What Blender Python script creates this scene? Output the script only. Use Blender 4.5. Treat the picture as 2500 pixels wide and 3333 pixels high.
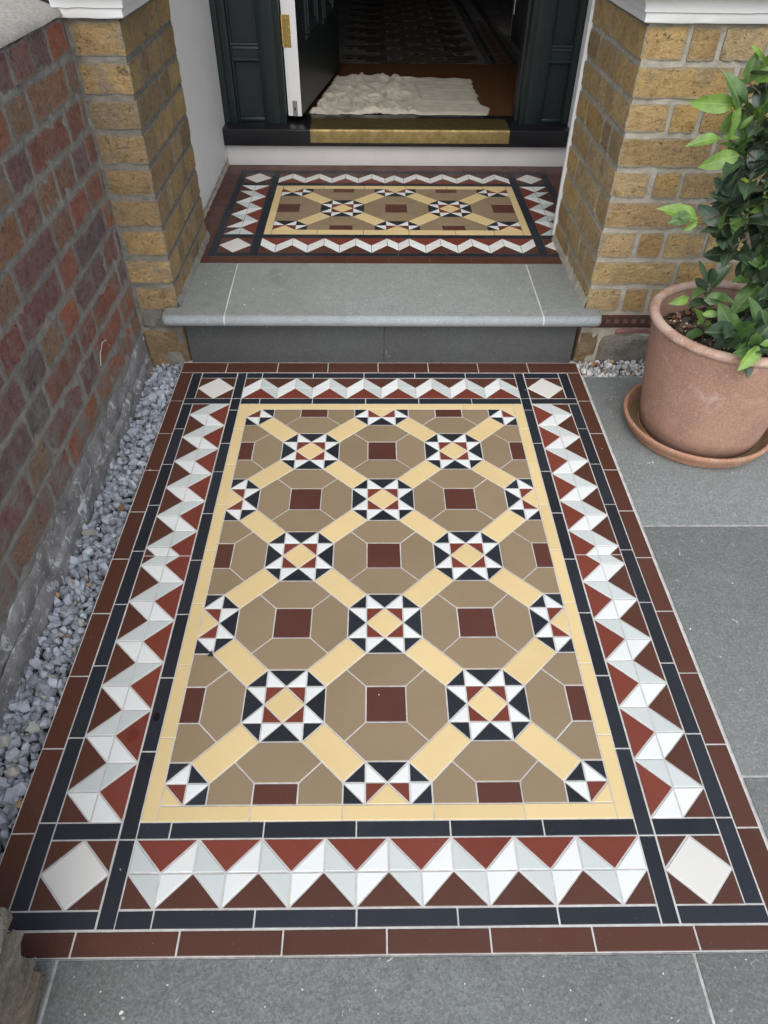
import bpy, bmesh, math, random
from mathutils import Vector, Matrix, Euler, noise as mnoise

for _o in list(bpy.data.objects):
    bpy.data.objects.remove(_o, do_unlink=True)
SC = bpy.context.scene
COL = SC.collection
rnd = random.Random(7)

# ------------------------------------------------------------------ units
# all measurements below are in tile modules (one module = 37.8 mm)
U = 0.0378
OX, OY = 10.0, 15.0
def W(x, y, z):
    return Vector(((x - OX) * U, (y - OY) * U, z * U))

# ------------------------------------------------------------------ camera
yaw, pitch, roll = 0.0200044, 0.756567, 0.0118418
cam = bpy.data.objects.new('camera', bpy.data.cameras.new('camera'))
COL.objects.link(cam)
_f = Vector((math.sin(yaw) * math.cos(pitch), math.cos(yaw) * math.cos(pitch), -math.sin(pitch)))
_r = Vector((math.cos(yaw), -math.sin(yaw), 0))
_u = _r.cross(_f)
_r2 = _r * math.cos(roll) + _u * math.sin(roll)
_u2 = -_r * math.sin(roll) + _u * math.cos(roll)
_m = Matrix((_r2, _u2, -_f)).transposed().to_4x4()
_m.translation = W(9.40874, -13.63076, 30.57105)
cam.matrix_world = _m
cam.data.sensor_fit = 'HORIZONTAL'
cam.data.sensor_width = 36.0
cam.data.lens = 36.0 * 2284.18 / 2500.0
cam.data.clip_start = 0.02
cam.data.clip_end = 500
SC.camera = cam

# ------------------------------------------------------------------ sky, sun, exposure
SUN_EL = math.radians(50)
SUN_AZ = math.radians(183)          # compass bearing the light comes from (clockwise from +y)
world = bpy.data.worlds.new('World')
SC.world = world
world.use_nodes = True
nt = world.node_tree
nt.nodes.clear()
sky = nt.nodes.new('ShaderNodeTexSky')
sky.sky_type = 'NISHITA'
sky.sun_disc = False
sky.sun_elevation = SUN_EL
sky.sun_rotation = SUN_AZ
sky.air_density = 1.0
sky.dust_density = 2.0
sky.ozone_density = 1.0
bw = nt.nodes.new('ShaderNodeRGBToBW')
mixs = nt.nodes.new('ShaderNodeMix')
mixs.data_type = 'RGBA'
mixs.inputs[0].default_value = 0.36       # thin overcast: most of the blue is washed out
bg = nt.nodes.new('ShaderNodeBackground')
bg.inputs[1].default_value = 0.15
wo = nt.nodes.new('ShaderNodeOutputWorld')
nt.links.new(sky.outputs[0], bw.inputs[0])
nt.links.new(sky.outputs[0], mixs.inputs[6])
nt.links.new(bw.outputs[0], mixs.inputs[7])
nt.links.new(mixs.outputs[2], bg.inputs[0])
nt.links.new(bg.outputs[0], wo.inputs[0])

sun = bpy.data.objects.new('sun', bpy.data.lights.new('sun', 'SUN'))
COL.objects.link(sun)
sun.data.energy = 1.3
sun.data.angle = math.radians(80)
sun.data.color = (1.0, 0.985, 0.935)
_d = Vector((math.sin(SUN_AZ) * math.cos(SUN_EL), math.cos(SUN_AZ) * math.cos(SUN_EL), math.sin(SUN_EL)))
sun.rotation_euler = (-_d).to_track_quat('-Z', 'Y').to_euler()
sun.location = _d * 20

SC.view_settings.view_transform = 'Standard'
SC.view_settings.look = 'None'
SC.view_settings.exposure = 0.80
SC.view_settings.gamma = 1.0
SC.view_settings.use_curve_mapping = False
SC.render.engine = 'CYCLES'

# ------------------------------------------------------------------ material helpers
class NG:
    def __init__(s, name, rough=0.6, spec=0.5):
        s.m = bpy.data.materials.new(name)
        s.m.use_nodes = True
        s.t = s.m.node_tree
        s.b = s.t.nodes['Principled BSDF']
        s.b.inputs['Roughness'].default_value = rough
        s.b.inputs['Specular IOR Level'].default_value = spec
        s.geo = None
    def n(s, typ, **kw):
        x = s.t.nodes.new(typ)
        for k, v in kw.items():
            setattr(x, k, v)
        return x
    def l(s, a, b):
        s.t.links.new(a, b)
    def pos(s):
        if s.geo is None:
            s.geo = s.n('ShaderNodeNewGeometry')
        return s.geo.outputs['Position']
    def noise(s, scale, detail=4, rough=0.55, dist=0.0, stretch=None, vec=None):
        x = s.n('ShaderNodeTexNoise')
        x.inputs['Scale'].default_value = scale
        x.inputs['Detail'].default_value = detail
        x.inputs['Roughness'].default_value = rough
        x.inputs['Distortion'].default_value = dist
        v = vec or s.pos()
        if stretch:
            mp = s.n('ShaderNodeMapping')
            mp.inputs['Scale'].default_value = stretch
            s.l(v, mp.inputs['Vector'])
            v = mp.outputs[0]
        s.l(v, x.inputs['Vector'])
        return x.outputs[0]
    def voro(s, scale, feature='F1', vec=None, rand=1.0):
        x = s.n('ShaderNodeTexVoronoi', feature=feature)
        x.inputs['Scale'].default_value = scale
        x.inputs['Randomness'].default_value = rand
        s.l(vec or s.pos(), x.inputs['Vector'])
        return x.outputs['Distance']
    def ramp(s, fac, stops, interp='LINEAR'):
        x = s.n('ShaderNodeValToRGB')
        x.color_ramp.interpolation = interp
        e = x.color_ramp.elements
        while len(e) < len(stops):
            e.new(0.5)
        for i, (p, c) in enumerate(stops):
            e[i].position = p
            e[i].color = (c, c, c, 1) if isinstance(c, (int, float)) else (c[0], c[1], c[2], 1)
        s.l(fac, x.inputs[0])
        return x.outputs[0]
    def mix(s, fac, a, b, mode='MIX'):
        x = s.n('ShaderNodeMix', data_type='RGBA', blend_type=mode)
        for sock, v in ((x.inputs[0], fac), (x.inputs[6], a), (x.inputs[7], b)):
            if isinstance(v, (int, float)):
                sock.default_value = v if sock == x.inputs[0] else (v, v, v, 1)
            elif isinstance(v, tuple):
                sock.default_value = (v[0], v[1], v[2], 1)
            else:
                s.l(v, sock)
        return x.outputs[2]
    def math(s, op, a, b=None):
        x = s.n('ShaderNodeMath', operation=op)
        for i, v in enumerate((a, b)):
            if v is None:
                continue
            if isinstance(v, (int, float)):
                x.inputs[i].default_value = v
            else:
                s.l(v, x.inputs[i])
        return x.outputs[0]
    def rand(s):
        return s.n('ShaderNodeObjectInfo').outputs['Random']
    def color(s, c):
        if isinstance(c, tuple):
            s.b.inputs['Base Color'].default_value = (c[0], c[1], c[2], 1)
        else:
            s.l(c, s.b.inputs['Base Color'])
    def rough(s, r):
        s.l(r, s.b.inputs['Roughness'])
    def bump(s, h, strength=0.3, dist=0.002, prev=None):
        x = s.n('ShaderNodeBump')
        x.inputs['Strength'].default_value = strength
        x.inputs['Distance'].default_value = dist
        s.l(h, x.inputs['Height'])
        if prev is not None:
            s.l(prev, x.inputs['Normal'])
        s.l(x.outputs[0], s.b.inputs['Normal'])
        return x.outputs[0]

def tile_mat(name, c, rough=0.42, var=0.10, speck=0.06):
    var *= 1.5
    g = NG(name, rough, 0.34)
    r = g.rand()
    dark = tuple(v * (1 - var) for v in c)
    lite = tuple(min(0.9, v * (1 + var * 0.7)) for v in c)
    a = g.mix(r, dark, lite)
    n1 = g.noise(260, 3)
    n2 = g.noise(9, 4)
    a = g.mix(g.ramp(n1, [(0.35, 0.0), (0.75, speck * 4)]), a, tuple(v * 0.72 for v in c))
    a = g.mix(g.ramp(n2, [(0.3, 0.0), (0.8, 0.22)]), a, tuple(min(0.85, v * 1.22 + 0.006) for v in c))
    dusty = g.noise(2.6, 6, 0.62, 0.4)
    a = g.mix(g.ramp(dusty, [(0.44, 0.0), (0.75, 0.5)]), a, tuple(min(0.85, v * 1.12 + 0.012) for v in c))
    n4 = g.noise(420, 1, 0.5)
    a = g.mix(g.ramp(n4, [(0.77, 0.0), (0.80, 0.5)]), a, (0.5, 0.5, 0.48))
    g.color(a)
    g.rough(g.ramp(g.noise(12, 7, 0.65), [(0.3, rough - 0.12), (0.75, rough + 0.16)]))
    g.bump(g.noise(38, 3), 0.10, 0.0012)
    return g.m

M = {}
M['white'] = tile_mat('white_tile', (0.68, 0.705, 0.69), 0.45, 0.03, 0.02)
M['grey'] = tile_mat('pale_grey_tile', (0.505, 0.545, 0.53), 0.45, 0.04, 0.03)
M['ivory'] = tile_mat('ivory_tile', (0.63, 0.62, 0.58), 0.5, 0.03, 0.02)
M['porchgrey'] = tile_mat('porch_grey_tile', (0.64, 0.645, 0.625), 0.45, 0.04, 0.03)
M['black'] = tile_mat('black_tile', (0.016, 0.020, 0.027), 0.46, 0.2, 0.02)
M['brown'] = tile_mat('buff_brown_tile', (0.255, 0.190, 0.118), 0.42, 0.05, 0.05)
M['cream'] = tile_mat('cream_tile', (0.645, 0.50, 0.255), 0.45, 0.05, 0.03)
M['red'] = tile_mat('red_tile', (0.165, 0.038, 0.024), 0.42, 0.09, 0.05)
M['choc'] = tile_mat('chocolate_tile', (0.080, 0.030, 0.019), 0.42, 0.10, 0.05)
M['plum'] = tile_mat('dark_square_tile', (0.090, 0.033, 0.024), 0.42, 0.06, 0.05)

def grout_mat(name, a, b):
    g = NG(name, 0.9, 0.2)
    q = g.mix(g.ramp(g.noise(60, 6), [(0.3, 0.0), (0.75, 1.0)]), a, b)
    g.color(g.mix(g.ramp(g.noise(5, 6, 0.65), [(0.42, 0.0), (0.72, 0.55)]), q, tuple(v * 0.62 for v in a)))
    g.bump(g.noise(300, 4), 0.5, 0.0008)
    return g.m
M['grout'] = grout_mat('pale_grout', (0.46, 0.455, 0.43), (0.64, 0.635, 0.61))
M['jointgrout'] = grout_mat('paving_joint', (0.30, 0.30, 0.28), (0.60, 0.59, 0.56))
M['dark_grout'] = grout_mat('porch_grout', (0.035, 0.032, 0.03), (0.16, 0.15, 0.14))

def slab_mat(name, c, lo=0.75, hi=1.3, spk=1.0):
    g = NG(name, 0.75, 0.35)
    big = g.noise(3.2, 6, 0.6)
    soft = g.noise(9, 6, 0.7, 0.8)
    mid = g.noise(48, 7, 0.70, 0.5)
    fine = g.noise(170, 5, 0.7, 0.6)
    a = g.mix(g.ramp(mid, [(0.3, 0.0), (0.72, 1.0)]), tuple(v * lo for v in c), tuple(v * hi for v in c))
    a = g.mix(g.ramp(soft, [(0.38, 0.0), (0.70, 0.55)]), a, (c[0] * 1.2, c[1] * 1.25, c[2] * 1.28))
    a = g.mix(g.ramp(big, [(0.42, 0.0), (0.72, 0.45)]), a, (c[0] * 0.80, c[1] * 0.72, c[2] * 0.62))
    a = g.mix(g.ramp(fine, [(0.42, 0.35), (0.60, 0.0)]), a, tuple(v * 0.6 for v in c))
    a = g.mix(g.ramp(fine, [(0.60, 0.0), (0.80, 0.4 * spk)]), a, tuple(min(0.7, v * 1.7) for v in c))
    r = g.mix(g.rand(), 0.86, 1.12)
    a = g.mix(1.0, a, r, 'MULTIPLY')
    gr = g.noise(210, 3, 0.65, 0.8)
    a = g.mix(g.ramp(gr, [(0.40, 0.3 + 0.3 * spk), (0.52, 0.0)]), a, tuple(v * 0.62 for v in c))
    a = g.mix(g.ramp(gr, [(0.54, 0.0), (0.68, 0.5 * spk)]), a, tuple(min(0.7, v * 1.55) for v in c))
    v = g.noise(55, 2, 0.5, 1.5)
    a = g.mix(g.ramp(v, [(0.725, 0.0), (0.76, 0.75 * spk)]), a, (0.62, 0.61, 0.58))
    st = g.noise(5.5, 5, 0.6)
    a = g.mix(g.ramp(st, [(0.60, 0.0), (0.72, 0.5)]), a, tuple(v * 0.5 for v in c))
    g.color(a)
    g.rough(g.ramp(mid, [(0.2, 0.55), (0.8, 0.85)]))
    b1 = g.bump(g.noise(14, 8, 0.7, 0.8), 0.55, 0.006)
    g.bump(fine, 0.5, 0.0012, b1)
    return g.m
M['slab'] = slab_mat('grey_limestone', (0.194, 0.208, 0.203), 0.74, 1.30)
M['tread'] = slab_mat('honed_limestone', (0.25, 0.268, 0.252), 0.78, 1.24, 0.6)
M['nosing'] = slab_mat('honed_nosing', (0.30, 0.33, 0.345), 0.95, 1.05, 0.08)
M['riser'] = slab_mat('shaded_limestone', (0.088, 0.092, 0.092), 0.85, 1.15, 0.25)  # riser stone darkened; shade below the nosing is put into its colour

def mortar_mat(name, a, b):
    g = NG(name, 0.95, 0.15)
    c = g.mix(g.ramp(g.noise(35, 7, 0.65), [(0.3, 0.0), (0.72, 1.0)]), a, b)
    c = g.mix(g.ramp(g.noise(220, 3), [(0.62, 0.0), (0.78, 0.5)]), c, (0.55, 0.54, 0.5))
    g.color(c)
    b1 = g.bump(g.noise(60, 8, 0.7), 0.7, 0.006)
    g.bump(g.noise(350, 4), 0.6, 0.0015, b1)
    return g.m
M['mortar'] = mortar_mat('lime_mortar', (0.28, 0.255, 0.205), (0.48, 0.45, 0.38))
M['mortar_pier'] = mortar_mat('shaded_pier_mortar', (0.12, 0.115, 0.10), (0.25, 0.235, 0.20))  # left pier mortar, darkened to carry the shade beside the garden wall
M['mortar_dark'] = mortar_mat('grey_mortar', (0.16, 0.155, 0.14), (0.31, 0.30, 0.27))

def brick_mat(name, stops, smear, smear_col, spots=None, rs=1.0, edge=0.0, splash=0.0):
    g = NG(name, 0.88, 0.25)
    r = g.rand()
    c = g.ramp(r, stops)
    mott = g.noise(22, 7, 0.68, 0.4)
    c = g.mix(g.ramp(mott, [(0.30, 0.55), (0.48, 0.0)]), c, g.mix(1.0, c, (0.50, 0.47, 0.45), 'MULTIPLY'))
    c = g.mix(g.ramp(mott, [(0.52, 0.0), (0.78, 0.6)]), c, g.mix(1.0, c, (1.45, 1.42, 1.35), 'MULTIPLY'))
    if spots:
        c = g.mix(g.ramp(g.noise(11, 4, 0.6), [(0.55, 0.0), (0.68, 0.75)]), c, spots)
    c = g.mix(g.ramp(g.noise(75, 4, 0.7, 0.8), [(0.35, 0.5), (0.5, 0.0)]), c, g.mix(1.0, c, (0.55, 0.5, 0.46), 'MULTIPLY'))
    pit = g.noise(95, 5, 0.7, 0.5)
    c = g.mix(g.ramp(pit, [(0.33, 0.9), (0.40, 0.0)]), c, (0.03, 0.024, 0.018))
    c = g.mix(g.ramp(g.noise(17, 7, 0.75, 1.4, stretch=(1, 1, 1.8)), [(0.335, 0.85), (0.385, 0.0)]), c, (0.06, 0.05, 0.04))
    sm = g.noise(13, 8, 0.72, 0.3)
    if splash:       # lime splashed up from the ground
        sz = g.n('ShaderNodeSeparateXYZ')
        g.l(g.pos(), sz.inputs[0])
        sm = g.math('ADD', sm, g.ramp(sz.outputs[2], [(0.08, splash), (0.42, 0.0)]))
    if edge:         # mortar smeared over the arrises
        tc = g.n('ShaderNodeTexCoord')
        sp = g.n('ShaderNodeSeparateXYZ')
        g.l(tc.outputs['Generated'], sp.inputs[0])
        ds = [g.math('MULTIPLY', g.math('SUBTRACT', 0.5, g.math('ABSOLUTE', g.math('SUBTRACT', sp.outputs[k], 0.5))), w) for k, w in ((0, 2.8), (1, 1.2), (2, 1.0))]
        med = g.math('MAXIMUM', g.math('MINIMUM', ds[0], ds[1]), g.math('MINIMUM', g.math('MAXIMUM', ds[0], ds[1]), ds[2]))
        rag = g.math('MULTIPLY', g.math('SUBTRACT', g.noise(34, 6, 0.7, 0.6), 0.5), edge * 2.2)
        em = g.ramp(g.math('ADD', med, rag), [(0.03, 0.9), (0.03 + edge * 0.45, 0.0)])
        c = g.mix(em, c, smear_col)
    c = g.mix(g.ramp(sm, [(smear, 0.0), (smear + 0.16, 0.85)]), c, smear_col)
    w = g.noise(160, 2)
    c = g.mix(g.ramp(w, [(0.735, 0.0), (0.77, 0.7)]), c, (0.5, 0.48, 0.44))
    g.color(c)
    cre = g.noise(30, 8, 0.72, 1.2, stretch=(1.0, 1.0, 2.2))
    b1 = g.bump(cre, 0.9, 0.010 * rs)
    b2 = g.bump(g.voro(48, 'DISTANCE_TO_EDGE'), 0.25, 0.003 * rs, b1)
    b3 = g.bump(g.noise(70, 4, 0.75, 0.9), 0.7, 0.005 * rs, b2)
    g.bump(pit, 0.8, 0.0035 * rs, b3)
    return g.m
M['stock'] = brick_mat('yellow_stock_brick',
    [(0.0, (0.44, 0.29, 0.115)), (0.17, (0.60, 0.43, 0.19)), (0.33, (0.30, 0.22, 0.125)), (0.5, (0.58, 0.39, 0.15)), (0.67, (0.50, 0.36, 0.19)), (0.83, (0.40, 0.255, 0.11)), (1.0, (0.56, 0.43, 0.24))],
    0.59, (0.36, 0.325, 0.25), (0.27, 0.21, 0.135), 1.4, 0.16)
M['stock_shaded'] = brick_mat('shaded_stock_brick',  # darker copy of the stock brick; the left pier's shade is in its colour
    [(0.0, (0.38, 0.26, 0.125)), (0.25, (0.52, 0.36, 0.165)), (0.5, (0.28, 0.205, 0.12)), (0.75, (0.48, 0.32, 0.135)), (1.0, (0.42, 0.32, 0.18))],
    0.55, (0.27, 0.24, 0.19), (0.20, 0.155, 0.10), 1.4, 0.18)
M['redbrick'] = brick_mat('weathered_red_brick',
    [(0.0, (0.36, 0.125, 0.075)), (0.2, (0.21, 0.14, 0.135)), (0.38, (0.42, 0.145, 0.08)), (0.52, (0.30, 0.205, 0.14)), (0.66, (0.27, 0.12, 0.10)), (0.8, (0.17, 0.135, 0.14)), (1.0, (0.43, 0.16, 0.085))],
    0.53, (0.25, 0.24, 0.215), (0.25, 0.18, 0.145), 1.3, 0.22, 0.12)
M['stone'] = brick_mat('rough_plinth_stone', [(0.0, (0.17, 0.16, 0.135)), (1.0, (0.22, 0.20, 0.165))], 0.56, (0.26, 0.24, 0.2), (0.18, 0.14, 0.09))
M['pierbrick'] = brick_mat('weathered_pier_brick', [(0.0, (0.20, 0.175, 0.14)), (1.0, (0.25, 0.205, 0.15))], 0.53, (0.36, 0.34, 0.28), (0.13, 0.115, 0.10))
M['brownstone'] = brick_mat('brown_block', [(0.0, (0.23, 0.165, 0.09)), (1.0, (0.27, 0.19, 0.10))], 0.60, (0.26, 0.24, 0.2), (0.16, 0.13, 0.1))
M['pinkstone'] = brick_mat('pink_brick', [(0.0, (0.33, 0.17, 0.15)), (1.0, (0.36, 0.19, 0.16))], 0.62, (0.26, 0.24, 0.2))
M['darkband'] = brick_mat('dark_red_band', [(0.0, (0.065, 0.030, 0.024)), (1.0, (0.08, 0.036, 0.027))], 0.62, (0.2, 0.18, 0.15), None, 0.4)
M['rosette'] = brick_mat('rosette_clay', [(0.0, (0.11, 0.07, 0.055)), (1.0, (0.14, 0.085, 0.065))], 0.62, (0.22, 0.2, 0.17), None, 0.3)

def render_mat(name):
    g = NG(name, 0.93, 0.2)
    n1 = g.noise(16, 8, 0.7, 0.5)
    c = g.mix(g.ramp(n1, [(0.3, 0.0), (0.7, 1.0)]), (0.13, 0.12, 0.115), (0.32, 0.31, 0.31))
    c = g.mix(g.ramp(g.noise(30, 7, 0.75, 0.8), [(0.555, 0.0), (0.60, 0.9)]), c, (0.50, 0.51, 0.52))
    c = g.mix(g.ramp(g.noise(8, 5, 0.6), [(0.56, 0.0), (0.66, 0.6)]), c, (0.20, 0.13, 0.11))
    g.color(c)
    b1 = g.bump(g.noise(24, 8, 0.72, 0.7), 0.8, 0.010)
    g.bump(g.noise(200, 5), 0.5, 0.002, b1)
    return g.m
M['render'] = render_mat('flaking_cement_render')
def coping_mat():
    g = NG('concrete_coping', 0.95, 0.2)
    c = g.mix(g.ramp(g.noise(120, 6, 0.75), [(0.3, 0.0), (0.7, 1.0)]), (0.22, 0.215, 0.195), (0.50, 0.49, 0.455))
    c = g.mix(g.ramp(g.noise(14, 5), [(0.4, 0.0), (0.7, 0.6)]), c, (0.30, 0.29, 0.25))
    g.color(c)
    b1 = g.bump(g.noise(40, 6, 0.7), 0.7, 0.006)
    g.bump(g.noise(240, 5, 0.75), 0.9, 0.003, b1)
    return g.m
M['coping'] = coping_mat()

def paint_mat(name, c, rough=0.5, dirt=0.3, dirtcol=(0.25, 0.24, 0.22), bump=0.004):
    g = NG(name, rough, 0.4)
    a = g.mix(g.ramp(g.noise(7, 6, 0.65), [(0.4, 0.0), (0.8, dirt)]), c, tuple(v * 0.75 for v in c))
    a = g.mix(g.ramp(g.noise(70, 4, 0.7, 0.8), [(0.70, 0.0), (0.76, dirt * 2)]), a, dirtcol)
    g.color(a)
    b1 = g.bump(g.noise(9, 5), 0.35, bump)
    g.bump(g.noise(120, 5), 0.25, 0.001, b1)
    return g.m
M['whitewall'] = paint_mat('white_masonry_paint', (0.80, 0.81, 0.82), 0.6, 0.10, (0.5, 0.5, 0.5))
M['whitedirty'] = paint_mat('scuffed_white_paint', (0.62, 0.60, 0.585), 0.6, 0.35, (0.2, 0.19, 0.17), 0.003)
M['whitegloss'] = paint_mat('white_gloss_paint', (0.78, 0.78, 0.77), 0.35, 0.08, (0.5, 0.5, 0.48), 0.002)
M['moulding'] = paint_mat('white_moulding_paint', (0.72, 0.715, 0.70), 0.6, 0.25, (0.35, 0.33, 0.3), 0.004)
M['green'] = paint_mat('dark_green_paint', (0.016, 0.026, 0.026), 0.42, 0.2, (0.05, 0.055, 0.055), 0.0012)
M['greenpanel'] = paint_mat('dark_green_panel_paint', (0.012, 0.019, 0.020), 0.38, 0.2, (0.05, 0.055, 0.055), 0.0012)
M['blacksill'] = paint_mat('black_sill_paint', (0.011, 0.011, 0.013), 0.3, 0.2, (0.12, 0.11, 0.1), 0.0015)
M['hallwall'] = paint_mat('hall_wall_paint', (0.07, 0.068, 0.06), 0.7, 0.2)  # wall colour lowered too, so the hall's darkness is partly painted in
M['steel'] = paint_mat('dull_steel', (0.22, 0.22, 0.22), 0.4, 0.2)
M['dark'] = paint_mat('dark_gap', (0.01, 0.01, 0.01), 0.9, 0.1)

def brass_mat(name, base, rough, tarn):
    g = NG(name, rough, 0.5)
    g.b.inputs['Metallic'].default_value = 1.0
    n1 = g.noise(26, 7, 0.7, 0.5)
    c = g.mix(g.ramp(n1, [(0.38, 0.0), (0.72, tarn)]), base, (0.20, 0.15, 0.07))
    c = g.mix(g.ramp(g.noise(150, 3), [(0.70, 0.0), (0.75, 0.7)]), c, (0.55, 0.5, 0.4))
    g.color(c)
    g.rough(g.ramp(n1, [(0.3, rough), (0.75, rough + 0.25)]))
    g.bump(g.noise(60, 5), 0.15, 0.001)
    return g.m
M['brass'] = brass_mat('worn_brass', (0.34, 0.26, 0.115), 0.45, 0.9)
M['brasshinge'] = brass_mat('polished_brass', (0.75, 0.55, 0.20), 0.25, 0.3)

def cloth_mat():
    g = NG('calico_cloth', 0.95, 0.1)
    c = g.mix(g.ramp(g.noise(12, 6, 0.65), [(0.35, 0.0), (0.75, 1.0)]), (0.42, 0.395, 0.33), (0.56, 0.53, 0.455))
    c = g.mix(g.ramp(g.noise(40, 3), [(0.68, 0.0), (0.74, 0.35)]), c, (0.3, 0.28, 0.24))
    g.color(c)
    wv = g.noise(900, 2)
    b1 = g.bump(g.noise(60, 6, 0.7), 0.35, 0.003)
    g.bump(wv, 0.3, 0.0006, b1)
    return g.m
M['cloth'] = cloth_mat()
def coir_mat():
    g = NG('coir', 1.0, 0.1)
    c = g.mix(g.ramp(g.noise(350, 3, 0.7), [(0.3, 0.0), (0.7, 1.0)]), (0.05, 0.022, 0.009), (0.13, 0.06, 0.025))
    g.color(c)
    g.bump(g.noise(500, 3), 1.0, 0.004)
    return g.m
M['coir'] = coir_mat()
M['hallwhite_dim'] = tile_mat('hall_dimmed_white_tile', (0.10, 0.095, 0.08), 0.75, 0.1)  # hall tile colours lowered here and below to carry the hall's darkness
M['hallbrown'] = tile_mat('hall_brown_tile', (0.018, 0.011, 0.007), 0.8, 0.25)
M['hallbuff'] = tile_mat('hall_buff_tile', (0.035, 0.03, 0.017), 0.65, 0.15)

def terracotta_mat(name, c, bloom, damp=False):
    g = NG(name, 0.85, 0.25)
    n1 = g.noise(9, 6, 0.65)
    n2 = g.noise(210, 4, 0.7)
    a = g.mix(g.ramp(n1, [(0.35, 0.0), (0.72, 1.0)]), tuple(v * 0.82 for v in c), tuple(v * 1.12 for v in c))
    a = g.mix(g.ramp(n2, [(0.52, 0.0), (0.70, 0.75)]), a, tuple(min(0.6, v * 1.5) for v in c))
    a = g.mix(g.ramp(n2, [(0.30, 0.8), (0.45, 0.0)]), a, tuple(v * 0.6 for v in c))
    a = g.mix(g.ramp(g.noise(4.5, 5, 0.6), [(0.5, 0.0), (0.75, 0.6)]), a, tuple(v * 0.72 for v in c))
    a = g.mix(g.ramp(g.noise(16, 6, 0.7, 0.6), [(bloom, 0.0), (bloom + 0.14, 0.7)]), a, (0.52, 0.40, 0.34))
    if damp:
        sz = g.n('ShaderNodeSeparateXYZ')
        g.l(g.pos(), sz.inputs[0])
        dm = g.math('ADD', sz.outputs[2], g.math('MULTIPLY', g.math('SUBTRACT', g.noise(14, 6, 0.65), 0.5), 0.05))
        a = g.mix(g.ramp(dm, [(0.030, 0.75), (0.062, 0.0)]), a, tuple(v * 0.45 for v in c))
    # scratches that run round the pot from being turned on the wheel
    sc = g.noise(30, 4, 0.6, 0.2, stretch=(0.25, 0.25, 9.0))
    a = g.mix(g.ramp(sc, [(0.3, 0.25), (0.5, 0.0)]), a, tuple(v * 0.75 for v in c))
    g.color(a)
    b1 = g.bump(n2, 0.4, 0.0012)
    g.bump(sc, 0.12, 0.002, b1)
    return g.m
M['terra'] = terracotta_mat('terracotta', (0.385, 0.23, 0.168), 0.565, True)
M['terrarim'] = terracotta_mat('terracotta_rim', (0.42, 0.255, 0.185), 0.45)
M['terrasaucer'] = terracotta_mat('terracotta_saucer', (0.38, 0.21, 0.135), 0.54)
M['wetsilt'] = terracotta_mat('saucer_silt', (0.15, 0.105, 0.06), 0.7)

def attr_mat(name, rough=0.9, bumpd=0.002, sc=150):
    g = NG(name, rough, 0.3)
    at = g.n('ShaderNodeAttribute', attribute_name='tint')
    n1 = g.noise(sc, 5, 0.7)
    c = g.mix(g.ramp(n1, [(0.3, 0.55), (0.55, 0.0)]), at.outputs['Color'], g.mix(1.0, at.outputs['Color'], (0.6, 0.6, 0.62), 'MULTIPLY'))
    c = g.mix(g.ramp(g.noise(90, 3, 0.6, 2.0), [(0.62, 0.0), (0.68, 0.5)]), c, g.mix(1.0, c, (1.5, 1.5, 1.5), 'MULTIPLY'))
    g.color(c)
    g.bump(n1, 0.5, bumpd)
    return g.m
M['gravel'] = attr_mat('slate_gravel')
M['soil'] = attr_mat('potting_compost', 1.0, 0.003, 220)

def leaf_mat(name, lo, hi, vein, rough, trans):
    g = NG(name, rough, 0.5)
    c = g.mix(g.rand(), lo, hi)
    c = g.mix(g.ramp(g.noise(60, 4), [(0.35, 0.0), (0.75, 0.6)]), c, tuple(v * 1.5 for v in hi))
    c = g.mix(g.ramp(g.noise(25, 5, 0.6), [(0.40, 0.6), (0.58, 0.0)]), c, tuple(v * 0.55 for v in lo))
    c = g.mix(g.ramp(g.noise(240, 2), [(0.72, 0.0), (0.76, 0.5)]), c, (0.30, 0.28, 0.16))
    tc = g.n('ShaderNodeTexCoord')
    sep = g.n('ShaderNodeSeparateXYZ')
    g.l(tc.outputs['Generated'], sep.inputs[0])
    dx = g.math('ABSOLUTE', g.math('SUBTRACT', sep.outputs[0], 0.5))
    c = g.mix(g.ramp(dx, [(0.012, 0.6), (0.035, 0.0)]), c, vein)
    # side veins
    w = g.math('SINE', g.math('MULTIPLY', g.math('SUBTRACT', sep.outputs[1], g.math('MULTIPLY', dx, 0.5)), 75.0))
    c = g.mix(g.ramp(w, [(0.86, 0.0), (0.99, 0.12)]), c, vein)
    g.color(c)
    if trans:
        tr = g.n('ShaderNodeBsdfTranslucent')
        g.l(g.mix(1.0, c, (1.6, 1.7, 0.7), 'MULTIPLY'), tr.inputs[0])
        ms = g.n('ShaderNodeMixShader')
        ms.inputs[0].default_value = trans
        out = [x for x in g.t.nodes if x.type == 'OUTPUT_MATERIAL'][0]
        g.l(g.b.outputs[0], ms.inputs[1])
        g.l(tr.outputs[0], ms.inputs[2])
        g.l(ms.outputs[0], out.inputs[0])
    g.bump(w, 0.08, 0.0006)
    return g.m
M['leafdark'] = leaf_mat('bay_leaf_dark', (0.026, 0.050, 0.028), (0.048, 0.082, 0.044), (0.14, 0.19, 0.10), 0.36, 0.08)
M['leafmid'] = leaf_mat('bay_leaf_mid', (0.06, 0.12, 0.035), (0.105, 0.19, 0.055), (0.20, 0.28, 0.10), 0.38, 0.2)
M['leafbright'] = leaf_mat('bay_leaf_young', (0.13, 0.24, 0.045), (0.20, 0.34, 0.07), (0.33, 0.45, 0.16), 0.40, 0.3)
M['leafdry'] = leaf_mat('dry_leaf', (0.22, 0.13, 0.07), (0.32, 0.20, 0.11), (0.4, 0.27, 0.16), 0.8, 0.1)
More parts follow.
